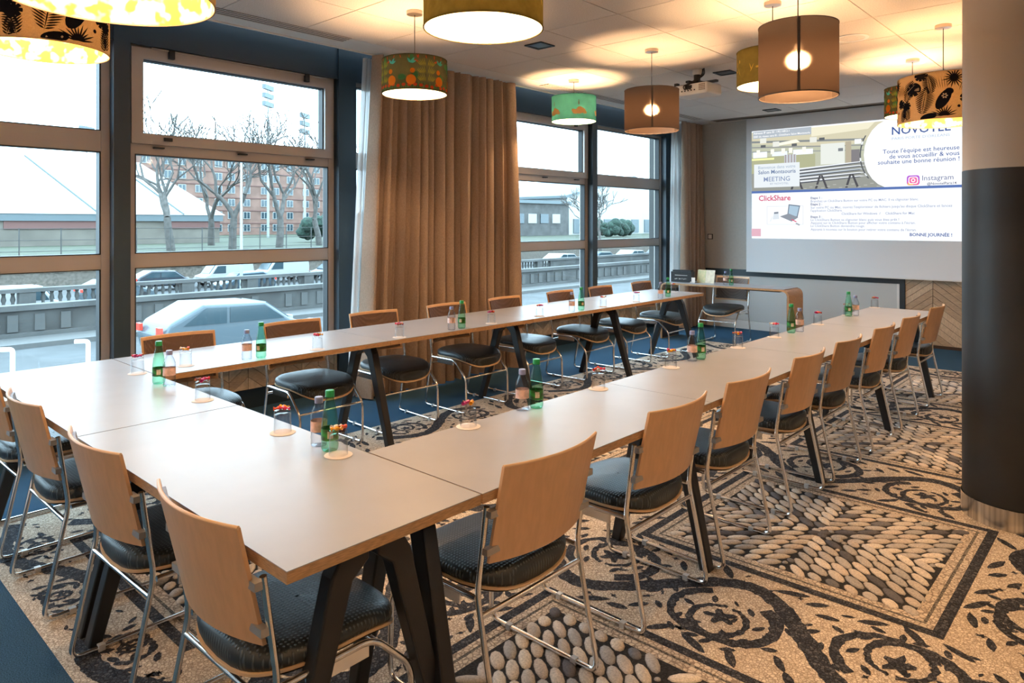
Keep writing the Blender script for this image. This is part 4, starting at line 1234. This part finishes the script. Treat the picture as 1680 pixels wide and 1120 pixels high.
text('souhaite une bonne réunion !', -2.585, 2.240, 0.875, NAVY)
# social icon: rounded square with ring
def rrect(x0, x1, z0, z1, r_, c):
    p = []
    for cx_, cz_, a0 in ((x1-r_, z1-r_, 0), (x0+r_, z1-r_, PI/2), (x0+r_, z0+r_, PI), (x1-r_, z0+r_, 1.5*PI)):
        for i in range(6): p.append((cx_+r_*math.cos(a0+PI/2*i/5), cz_+r_*math.sin(a0+PI/2*i/5)))
    return polyp(p, c, name='social_icon')
rrect(-2.262, -2.122, 1.968, 2.088, 0.03, (0.45, 0.12, 0.62))
polyp([(-2.25, 1.97), (-2.135, 1.97), (-2.127, 2.03), (-2.19, 2.045), (-2.257, 2.01)], (0.86, 0.14, 0.28), name='social_icon')
polyp([(-2.25, 1.972), (-2.19, 1.972), (-2.20, 2.0), (-2.255, 1.99)], (0.95, 0.55, 0.12), name='social_icon')
rrect(-2.244, -2.140, 1.984, 2.072, 0.024, WHITE); rrect(-2.234, -2.150, 1.993, 2.063, 0.02, (0.80, 0.15, 0.36))
polyp([(-2.192+0.024*math.cos(2*PI*i/20), 2.028+0.024*math.sin(2*PI*i/20)) for i in range(20)], WHITE, name='social_icon')
polyp([(-2.192+0.014*math.cos(2*PI*i/20), 2.028+0.014*math.sin(2*PI*i/20)) for i in range(20)], (0.80, 0.15, 0.36), name='social_icon')
text('Instagram', -2.095, 2.022, 0.325, GREYT)
text('@NovotelParis14', -2.045, 1.966, 0.305, (0.08, 0.08, 0.14), bold=0.012)
# address lines and card on the photograph
rect(-4.20, -3.40, 2.69, 2.79, (0.42, 0.47, 0.52))
text('Adresse IP sans fil : 192.168.2.1', -4.192, 2.752, 0.50, WHITE, bold=0.01, maxh=0.042)
text('SSID du réseau sans fil : ClickShare Salon Montsouris', -4.192, 2.705, 0.775, WHITE, bold=0.01, maxh=0.042)
rect(-4.185, -3.553, 2.004, 2.330, (0.74, 0.79, 0.82))
text('Bienvenue dans votre', -4.125, 2.262, 0.515, (0.36, 0.44, 0.55))
text('Salon Montsouris', -4.125, 2.192, 0.52, (0.16, 0.22, 0.36), bold=0.015)
text('MEETING', -4.045, 2.086, 0.362, (0.22, 0.28, 0.44), bold=0.005)
text('BY NOVOTEL', -3.955, 2.040, 0.255, (0.36, 0.42, 0.54), maxh=0.036)
rect(-4.22, -1.45, 1.925, 1.957, (0.10, 0.17, 0.42))
# lower half: instructions
text('ClickShare', -4.117, 1.820, 0.444, (0.62, 0.10, 0.18), bold=0.02)
rect(-4.0, -3.505, 1.490, 1.742, (0.55, 0.60, 0.66)); rect(-3.996, -3.509, 1.494, 1.738, (0.88, 0.92, 0.96))
polyp([(-3.72, 1.60), (-3.70, 1.765), (-3.545, 1.745), (-3.58, 1.585)], (0.16, 0.20, 0.26), name='slide_laptop'); polyp([(-3.705, 1.615), (-3.69, 1.75), (-3.56, 1.732), (-3.59, 1.60)], (0.40, 0.54, 0.66), name='slide_laptop')
polyp([(-3.82, 1.60), (-3.70, 1.64), (-3.57, 1.585), (-3.66, 1.53)], (0.26, 0.29, 0.34), name='slide_laptop')
polyp([(-3.665, 1.555), (-3.60, 1.52), (-3.59, 1.53), (-3.655, 1.565)], (0.66, 0.12, 0.2)); polyp([(-3.61, 1.50), (-3.56, 1.475), (-3.545, 1.49), (-3.595, 1.515)], (0.36, 0.38, 0.42))
polyp([(-3.92, 1.56), (-3.90, 1.66), (-3.84, 1.665), (-3.83, 1.565)], (0.66, 0.72, 0.78), name='slide_gadget'); polyp([(-3.90, 1.635), (-3.90, 1.66), (-3.84, 1.665), (-3.84, 1.64)], (0.22, 0.25, 0.30), name='slide_gadget')
polyp([(-3.96, 1.53), (-3.93, 1.60), (-3.92, 1.60), (-3.945, 1.53)], (0.70, 0.76, 0.82), name='slide_gadget')
L = [('Etape 1 :', 1.828, 0.145, .02), ('Branchez un ClickShare Button sur votre PC ou MAC. Il va clignoter blanc.', 1.785, 1.275, 0), ('Etape 2 :', 1.745, 0.145, .02),
     ("Sur votre PC ou Mac, ouvrez l'explorateur de fichiers jusqu'au disque ClickShare et lancez", 1.700, 1.625, 0), ("l'application ClickShare.", 1.660, 0.40, 0), ('Etape 3 :', 1.578, 0.145, .02),
     ('Le ClickShare Button va clignoter blanc puis vous êtes prêt !', 1.538, 1.06, 0), ("Appuyez sur le ClickShare Button pour afficher votre contenu à l'écran.", 1.498, 1.24, 0), ('Le ClickShare Button deviendra rouge.', 1.458, 0.67, 0), ("Appuyez à nouveau sur le bouton pour retirer votre contenu de l'écran.", 1.412, 1.25, 0)]
for s, z, w, bld in L: text(s, -3.407, z, w, (0.12, 0.13, 0.24) if bld else (0.30, 0.33, 0.46), bold=bld)
text('ClickShare for Windows', -3.018, 1.616, 0.425, (0.25, 0.28, 0.42)); text('/', -2.57, 1.616, 0.016, (0.25, 0.28, 0.42), maxh=0.04); text('ClickShare for Mac', -2.50, 1.616, 0.325, (0.25, 0.28, 0.42))
text('BONNE JOURNÉE !', -2.229, 1.350, 0.445, (0.06, 0.10, 0.30), bold=0.02)
rect(-4.22, -4.086, 1.325, 1.431, (0.70, 0.42, 0.50))

# ================================================================== OUTSIDE
SZ = -2.15
M['asphalt'] = pbr('wet_asphalt', (0.042, 0.045, 0.047), 0.85, noise=(0.8, 0.25))
M['kerb'] = pbr('kerb_stone', (0.074, 0.074, 0.072), 0.7)
M['concrete'] = pbr('weathered_concrete', (0.043, 0.043, 0.041), 0.8, noise=(0.9, 0.35))
M['concrete2'] = pbr('pale_concrete', (0.058, 0.058, 0.056), 0.8, noise=(0.6, 0.25))
M['grass'] = pbr('dull_grass', (0.030, 0.037, 0.018), 0.95, noise=(1.5, 0.4))
M['stone'] = [pbr('rubble_stone_%d' % i, c, 0.9, noise=(5, 0.25)) for i, c in enumerate(((0.13,0.105,0.08),(0.17,0.13,0.095),(0.10,0.085,0.07)))]
M['bark'] = pbr('grey_bark', (0.066, 0.060, 0.054), 0.9, noise=(3, 0.3))
M['roof_white'] = pbr('white_membrane_roof', (0.321, 0.327, 0.321), 0.6)
M['hall_wall'] = pbr('beige_hall_wall', (0.120, 0.104, 0.086), 0.8, noise=(0.6, 0.15))
M['hall_band'] = pbr('grey_blue_eave_band', (0.088, 0.110, 0.119), 0.6)
M['hall_red'] = pbr('dull_red_panel', (0.121, 0.055, 0.047), 0.7)
M['brickred'] = pbr('red_brick_far', (0.170, 0.098, 0.076), 0.9, noise=(0.5, 0.2))
M['win_pale'] = pbr('pale_window_frame', (0.275, 0.275, 0.264), 0.5)
M['car_glass'] = pbr('car_glass', (0.03, 0.05, 0.06), 0.1)
M['tyre'] = pbr('tyre', (0.015, 0.015, 0.016), 0.7)
M['silver'] = pbr('silver_car_paint', (0.055, 0.075, 0.088), 0.35, 0.0)
M['white_car'] = pbr('white_car_paint', (0.252, 0.252, 0.247), 0.3)
M['dark_car'] = pbr('dark_car_paint', (0.035, 0.04, 0.05), 0.25, 0.3)
M['blue_car'] = pbr('blue_grey_car_paint', (0.050, 0.073, 0.092), 0.25, 0.4)
M['tail'] = pbr('red_tail_light', (0.65, 0.05, 0.03), 0.3)
M['hedge'] = pbr('dark_hedge', (0.017, 0.039, 0.028), 0.9, noise=(3, 0.5), bump=(4, 1.0, 0.2))
M['post'] = pbr('galvanised_post', (0.252, 0.276, 0.276), 0.4)

tag(MB().box(-26.45, -7.0, -30, 140, SZ-0.3, SZ).build('street', M['asphalt']), 'wet grey road running past below the windows', 'road')
tag(MB().box(-25.9, -24.4, -30, 140, SZ, SZ+0.14).build('pavement', M['kerb']), 'narrow raised pavement along the far side of the road', 'pavement')
tag(MB().box(-58.5, -26.5, -30, 160, -3.3, -3.0).build('parking_lane', M['asphalt']), 'sunken parking lane behind the balustrade', 'road')
tag(MB().box(-300, -59.3, -80, 320, -1.1, -0.8).build('upper_ground', M['grass']), 'raised ground with grass behind the stone wall', 'ground')
tag(MB().box(-7.0, -5.75, -10, 9.8, -0.95, -0.75).build('terrace', M['kerb']), 'narrow terrace directly outside the windows', 'terrace')

# near parapet with panels
t = thing('parapet', 'low weathered concrete parapet along the far side of the road', 'wall', (-26.2, 0, SZ))
MB().box(-0.15, 0.12, -30, 140, 0.0, 0.95).build('wall_body', M['concrete'], t)
MB().box(-0.24, 0.24, -30, 140, 0.95, 1.12).build('coping', M['concrete2'], t)
MB().box(0.12, 0.26, -30, 140, 0.0, 0.26).build('plinth', M['concrete2'], t)
pan = MB().box(0.12, 0.17, -0.14, 0.14, 0.30, 0.82).mesh('pilaster', M['concrete2'])
for k in range(64):
    if k % 9 == 8: continue
    p = link('pilaster', pan, t); p.location = (0, 2+0.72*k, 0)
# balustrade
t = thing('balustrade', 'grey balustrade with stubby balusters behind the parapet', 'balustrade', (-33, 0, -3.0))
MB().box(-0.2, 0.2, -10, 110, 0.0, 1.28).build('base_wall', M['concrete'], t)
MB().box(-0.24, 0.24, -10, 110, 1.80, 1.95).build('handrail', M['concrete2'], t)
bal = MB().lathe([(0.075,1.28),(0.075,1.34),(0.05,1.38),(0.095,1.52),(0.055,1.70),(0.075,1.75),(0.075,1.80)], 8).mesh('baluster', M['concrete'], 50)
post = MB().box(-0.2, 0.2, -0.28, 0.28, 1.28, 1.80).mesh('pier', M['concrete'])
y = 5.0; k = 0
while y < 40:
    if k % 9 == 8:
        p = link('pier', post, t); p.location = (0, y+0.15, 0); y += 0.72
    else:
        p = link('baluster', bal, t); p.location = (0, y, 0); y += 0.30
    k += 1
MB().box(-0.14, 0.14, 40, 110, 1.28, 1.80).build('solid_run', M['concrete'], t)

# stone retaining wall with its own blocks
t = thing('stone_wall', 'rough brown stone retaining wall behind the parked cars', 'wall', (-58.6, 0, -3.0))
MB().box(-0.4, 0.0, -10, 110, 0.0, 2.2).build('mortar_core', M['stone'][2], t)
r = random.Random(21); blocks = [MB().box(0.0, 0.06+0.03*i, -0.42+0.05*i, 0.42-0.05*i, 0.02, 0.28).mesh('stone_block', M['stone'][i % 3]) for i in range(3)]
for row in range(4):
    y = 9.0+0.3*(row % 2)
    while y < 40:
        b = link('stone_block', blocks[r.randrange(3)], t); b.location = (r.uniform(-0.02, 0.02), y, 0.95+0.31*row); y += r.uniform(0.84, 0.98)

def car(kind, paint, loc, rz, label, sc_=1.0):
    t = thing('parked_'+kind if kind != 'hatchback' else 'hatchback_car', label, 'van' if kind == 'van' else 'car', loc, rz)
    if kind == 'van': body = [(-2.0,.35),(2.0,.35),(2.05,.85),(1.55,1.0),(1.0,1.72),(-1.95,1.78),(-2.05,1.2)]; L_, W = 4.1, .85
    else: body = [(-1.95,.32),(1.95,.32),(2.05,.62),(1.25,.88),(.55,1.36),(-1.05,1.42),(-1.85,1.02),(-2.02,.7)]; L_, W = 4.0, .82
    P = [(-W*sc_, y*sc_, z*sc_) for y, z in body]
    b = MB().prism(P, (2*W*sc_, 0, 0)).build('body', paint, t)
    md = b.modifiers.new('soft', 'BEVEL'); md.width = 0.09*sc_; md.segments = 3
    if kind == 'van': sg = [[(.28,1.05),(1.30,1.05),(.92,1.62),(.28,1.62)]]
    else: sg = [[(-1.55,.95),(-.5,.93),(-.5,1.32),(-1.0,1.34)], [(-.42,.93),(1.05,.92),(.50,1.30),(-.42,1.32)]]
    for pane in sg:
        for s in (-1, 1):
            P = [(s*(W+0.004)*sc_, y*sc_, z*sc_) for y, z in pane]; MB().prism(P, (s*0.01, 0, 0)).build('side_window', M['car_glass'], t)
    ws = ((1.52,1.03),(1.04,1.68)) if kind == 'van' else ((1.22,.90),(.60,1.33))
    dx = 0.03
    MB().prism([(-W*.85*sc_, ws[0][0]*sc_, ws[0][1]*sc_), (W*.85*sc_, ws[0][0]*sc_, ws[0][1]*sc_), (W*.8*sc_, ws[1][0]*sc_, ws[1][1]*sc_), (-W*.8*sc_, ws[1][0]*sc_, ws[1][1]*sc_)], (0, dx, dx)).build('windscreen', M['car_glass'], t)
    for yy in (-1.25, 1.28):
        for s in (-1, 1):
            m = MB().lathe([(0.0005,-0.09),(0.31*sc_,-0.09),(0.31*sc_,0.09),(0.0005,0.09)], 16)
            w = m.build('wheel', M['tyre'], t, 40); w.matrix_local = Matrix.Translation((s*(W-0.05)*sc_, yy*sc_, 0.31*sc_)) @ Matrix.Rotation(PI/2, 4, 'Y')
    for s in (-1, 1):
        MB().box(s*W*.75*sc_-0.12, s*W*.75*sc_+0.12, -2.06*sc_, -1.98*sc_, .78*sc_, .95*sc_).build('tail_light', M['tail'], t)
        MB().box(s*W*.7*sc_-0.14, s*W*.7*sc_+0.14, 1.95*sc_, 2.04*sc_, .62*sc_, .78*sc_).build('head_light', M['win_pale'], t)
    return t
car('hatchback', M['silver'], (-19.2, 9.25, SZ), 0.0, 'silver-blue hatchback driving along the wet road below the window', 1.08)
car('car', M['dark_car'], (-50, 19.3, -3.0), 0.0, 'dark parked car left of the two white vans', 0.95)
car('van', M['white_car'], (-50, 23.6, -3.0), PI, 'small white parked van behind the light pole', 0.92)
car('van', M['white_car'], (-50.4, 28.3, -3.0), PI, 'larger white parked van facing left', 0.98)
car('car', M['blue_car'], (-50, 32.8, -3.0), PI, 'blue-grey parked car at the right edge of the near window', 0.95)
car('van', M['white_car'], (-38.5, 8.3, -3.0), 0.0, 'white parked van seen through the leftmost window', 0.95)
car('car', M['silver'], (-44.0, 14.4, -3.0), 0.0, 'silver parked car behind the balustrade in the leftmost window', 0.95)
car('car', M['blue_car'], (-44.5, 22.3, -3.0), PI, 'blue-grey parked car in front of the small white van', 0.95)
for i, (yy, c, w) in enumerate(((48, 'white_car', 'white'), (53.5, 'blue_car', 'blue-grey'), (59, 'white_car', 'white'), (64.5, 'dark_car', 'dark'), (70, 'silver', 'silver'), (76, 'white_car', 'white'))):
    car('car', M[c], (-38, yy, -3.0+0.55), 0.0, '%s car, %s from the left in the row beyond the far windows' % (w, ordn[i]), 1.0)

def tree(loc, H, seed, label, lean=0.0):
    r = random.Random(seed); m = MB()
    def grow(p, d, L_, rad, depth):
        n = 4; pts = [p.copy()]; q = p.copy(); dd = d.copy()
        for i in range(n):
            k = 0.10 if depth == 0 else 0.20
            dd = (dd+Vector((r.uniform(-k, k), r.uniform(-k, k), r.uniform(-.02, .10)))).normalized()
            q = q+dd*L_/n; pts.append(q.copy())
        m.tube(pts, rad, 7 if depth < 2 else 4, False, rad*0.80)
        if depth >= 6: return
        k = (2, 3, 2)[depth] if depth < 3 else r.choice((2, 2, 3))
        for i in range(k):
            ax = dd.orthogonal().normalized(); ax.rotate(Matrix.Rotation(r.uniform(0, 2*PI), 3, dd))
            nd = dd.copy(); nd.rotate(Matrix.Rotation(r.uniform(0.28, 0.70), 3, ax)); nd.z += 0.08; nd.normalize()
            st = pts[-1] if i < 2 else pts[-2]
            grow(st, nd, L_*r.uniform(0.78, 0.95), max(0.034, rad*r.uniform(0.56, 0.70)), depth+1)
    t = thing('bare_tree', label, 'tree', loc, 0, 'bare winter trees outside')
    grow(Vector((0,0,0)), Vector((0, lean, 1)).normalized(), H*0.205, H*0.026, 0)
    m.build('trunk_and_branches', M['bark'], t, 60)
tree((-62, 24.6, -0.8), 14.0, 31, 'bare forked tree in front of the white roof', 0.02)
tree((-62, 30.0, -0.8), 14.0, 35, 'bare tree just right of the white roof edge', -0.02)
tree((-63, 35.2, -0.8), 14.5, 38, 'bare tree left of the tall floodlight mast', 0.08)
tree((-66, 41.5, -0.8), 13.5, 44, 'bare tree at the right side of the near window', -0.1)
tree((-74, 33.5, -0.8), 14.0, 52, 'smaller bare tree behind the others in the near window')
tree((-44, 62.0, -2.4), 9.0, 61, 'small bare tree in the far right window')
tree((-34, 63.0, -2.4), 13.0, 64, 'bare tree by the outer pillar in the far right window', 0.1)

# sports hall with white roof
t = thing('sports_hall', 'low beige hall with a huge white pitched roof', 'building', (-85, 0, -0.8))
MB().box(-40, 0, -20, 39.5, 0.0, 2.6).build('wall', M['hall_wall'], t)
MB().box(-40, 0.3, -20.2, 39.8, 2.6, 3.35).build('eave_band', M['hall_band'], t)
MB().box(0.0, 0.12, 17.5, 26.0, 1.75, 2.6).build('red_panel', M['hall_red'], t)
MB().box(0.0, 0.12, 33.0, 39.5, 1.75, 2.6).build('red_panel', M['hall_red'], t)
m = MB()
m.V = [(0.4,-20.3,3.35),(0.4,40.0,3.35),(-12.0,34.5,10.2),(-12.0,-20.3,10.2),(-30,34.5,10.2),(-30,-20.3,10.2),(-40,40.0,3.35),(-40,-20.3,3.35)]
m.F = [(0,1,2,3),(1,6,4,2),(3,2,4,5),(5,4,6,7),(0,3,5,7),(0,7,6,1)]
m.build('roof', M['roof_white'], t)
for k in range(6):
    yy = -10+9.0*k
    MB().tube([(0.5, yy+0.0, 3.45), (-12, yy-4.0, 10.3)], 0.09, 5).build('roof_seam', M['hall_band'], t)
for k in range(18):
    pass
# distant brick block
t = thing('brick_apartment_block', 'red brick apartment block with rows of white windows behind the trees', 'building', (-140, 0, -1.0))
MB().box(-16, 0, 49, 94, 0.0, 17.2).build('wall', M['brickred'], t)
MB().box(-16.3, 0.3, 48.7, 94.3, 17.2, 17.8).build('cornice', M['win_pale'], t)
wm = MB().box(0.0, 0.12, -0.75, 0.75, 0.0, 1.5).mesh('window', M['win_pale']); gm = MB().box(0.12, 0.16, -0.62, -0.08, 0.12, 1.4).box(0.12, 0.16, 0.08, 0.62, 0.12, 1.4).mesh('pane', M['car_glass'])
for row in range(6):
    MB().box(0.0, 0.14, 49, 94, 2.55+2.6*row, 2.7+2.6*row).build('string_course', M['hall_red'], t)
    for c in range(13):
        w = link('window', wm, t); w.location = (0, 51+3.3*c+(0.6 if c % 3 == 1 else 0), 0.9+2.6*row)
        g_ = link('pane', gm, w)
# buildings seen through the far windows
t = thing('white_depot', 'long pale low building seen through the far windows', 'building', (-88, 0, -1.0))
MB().box(-20, 0, 84, 113, 0.0, 6.4).build('wall', M['concrete2'], t)
for k in range(7): MB().box(0.0, 0.15, 86+3.6*k, 88.4+3.6*k, 2.6, 4.4).build('window', M['car_glass'] if k % 2 else M['win_pale'], t)
MB().box(-20.5, 0.5, 83.6, 113.4, 6.4, 7.0).build('roof_edge', M['hall_band'], t)
t = thing('gabled_shed', 'white gabled shed with grey sloping roof beyond the far windows', 'building', (-90, 0, -1.0))
MB().prism([(0, 115, 0), (0, 165, 0), (0, 165, 8), (0, 140, 13.0), (0, 115, 8)], (-25, 0, 0)).build('wall', M['roof_white'], t)
MB().prism([(0.3, 114, 7.8), (0.3, 140, 13.1), (0.3, 166, 7.9), (0.3, 166, 8.3), (0.3, 140, 13.6), (0.3, 114, 8.3)], (-26, 0, 0)).build('roof', M['hall_band'], t)
for k in range(8): MB().box(0.0, 0.2, 117+5.5*k, 120+5.5*k, 0.5, 3.5).build('bay_door', M['hall_band'], t)
t = thing('hedge', 'dark evergreen hedge at the right of the near window', 'hedge', (-78, 54, -0.8))
m = MB(); r = random.Random(2)
for k in range(90):
    f = r.uniform(-1, 1); cx, cy = r.uniform(-1.6, 1.6), f*7.0; s_ = r.uniform(0.45, 0.95)
    cz = r.uniform(0.2, 2.6*(1-0.35*f*f))
    m.lathe([(0.02, 0)]+[(s_*math.sin(PI*i/6)*r.uniform(.8, 1.15), s_*(1-math.cos(PI*i/6))) for i in range(1, 6)]+[(0.02, s_*2)], 8, (cx, cy, cz))
m.build('foliage', M['hedge'], t, 60)
t = thing('hedge', 'green hedge beside the shed in the far right window', 'hedge', (-70, 101, -0.8))
m = MB()
for k in range(60):
    f = r.uniform(-1, 1); s_ = r.uniform(0.5, 1.0)
    m.lathe([(0.02, 0)]+[(s_*math.sin(PI*i/6)*r.uniform(.8, 1.15), s_*(1-math.cos(PI*i/6))) for i in range(1, 6)]+[(0.02, s_*2)], 8, (r.uniform(-1.2, 1.2), f*6.0, r.uniform(0, 1.5)))
m.build('foliage', M['hedge'], t, 60)

def flood(loc, H, label, n):
    t = thing('floodlight_mast', label, 'mast', loc)
    MB().tube([(0,0,0),(0,0,H)], 0.22, 8, True, 0.14).build('mast', M['post'], t, 60)
    for k in range(n):
        o = MB().box(-0.3, 0.3, -1.5, 1.5, H-0.9-1.4*k, H-0.1-1.4*k).build('lamp_bank', M['hall_band'], t)
        o.rotation_euler = (0, 0, 0.6)
flood((-110, 59.4, -0.8), 25.6, 'tall floodlight mast rising above the bare trees', 3)
flood((-112, 67.5, -0.8), 22.0, 'shorter floodlight mast right of the tall one', 3)
flood((-135, 39.6, -0.8), 19.0, 'distant floodlight mast above the white roof in the leftmost window', 2)
t = thing('street_light_pole', 'slender pale street light pole behind the near window', 'pole', (-40, 19.9, -3.0))
MB().tube([(0,0,0),(0,0,8.6)], 0.10, 8, True, 0.06).build('pole', M['post'], t, 60)
MB().tube([(0,0,8.5),(0.4,0.3,8.9),(1.4,0.6,9.0)], 0.05, 6).build('arm', M['post'], t, 60)
MB().box(1.2, 1.9, 0.5, 0.8, 8.95, 9.08).build('lamp_head', M['post'], t)
t = thing('chain_link_fence', 'thin fence posts and rails along the top of the stone wall', 'fence', (-59.6, 0, -0.8))
pm = MB().tube([(0,0,0),(0,0,2.0)], 0.045, 6).mesh('fence_post', M['concrete'])
for k in range(14):
    p = link('fence_post', pm, t); p.location = (0, 8+2.6*k, 0)
for z in (0.3, 1.1, 1.95): MB().tube([(0, 6, z), (0, 44, z)], 0.02, 4).build('rail', M['concrete'], t)
for i, yy in enumerate((1.72, 2.36)):
    t = thing('white_railing_post', 'thin white post outside the leftmost window, %s one' % ('left' if i == 0 else 'right'), 'post', (-8.0, yy, SZ))
    MB().tube(fillet([(0,0,0),(0,0,2.46),(0,-0.12,2.47)], 0.03, 4), 0.022, 8).build('bent_post', M['white_plastic'], t, 60)
    MB().box(-0.08, 0.08, -0.08, 0.08, 0.0, 0.03).build('foot_plate', M['white_plastic'], t)
# outer building pillar at the end of the window wall
tag(MB().box(-6.1, -5.76, 9.95, 10.4, SZ, 4.0).build('outer_pillar', M['concrete2']), 'pale concrete pillar outside the last window', 'pillar')
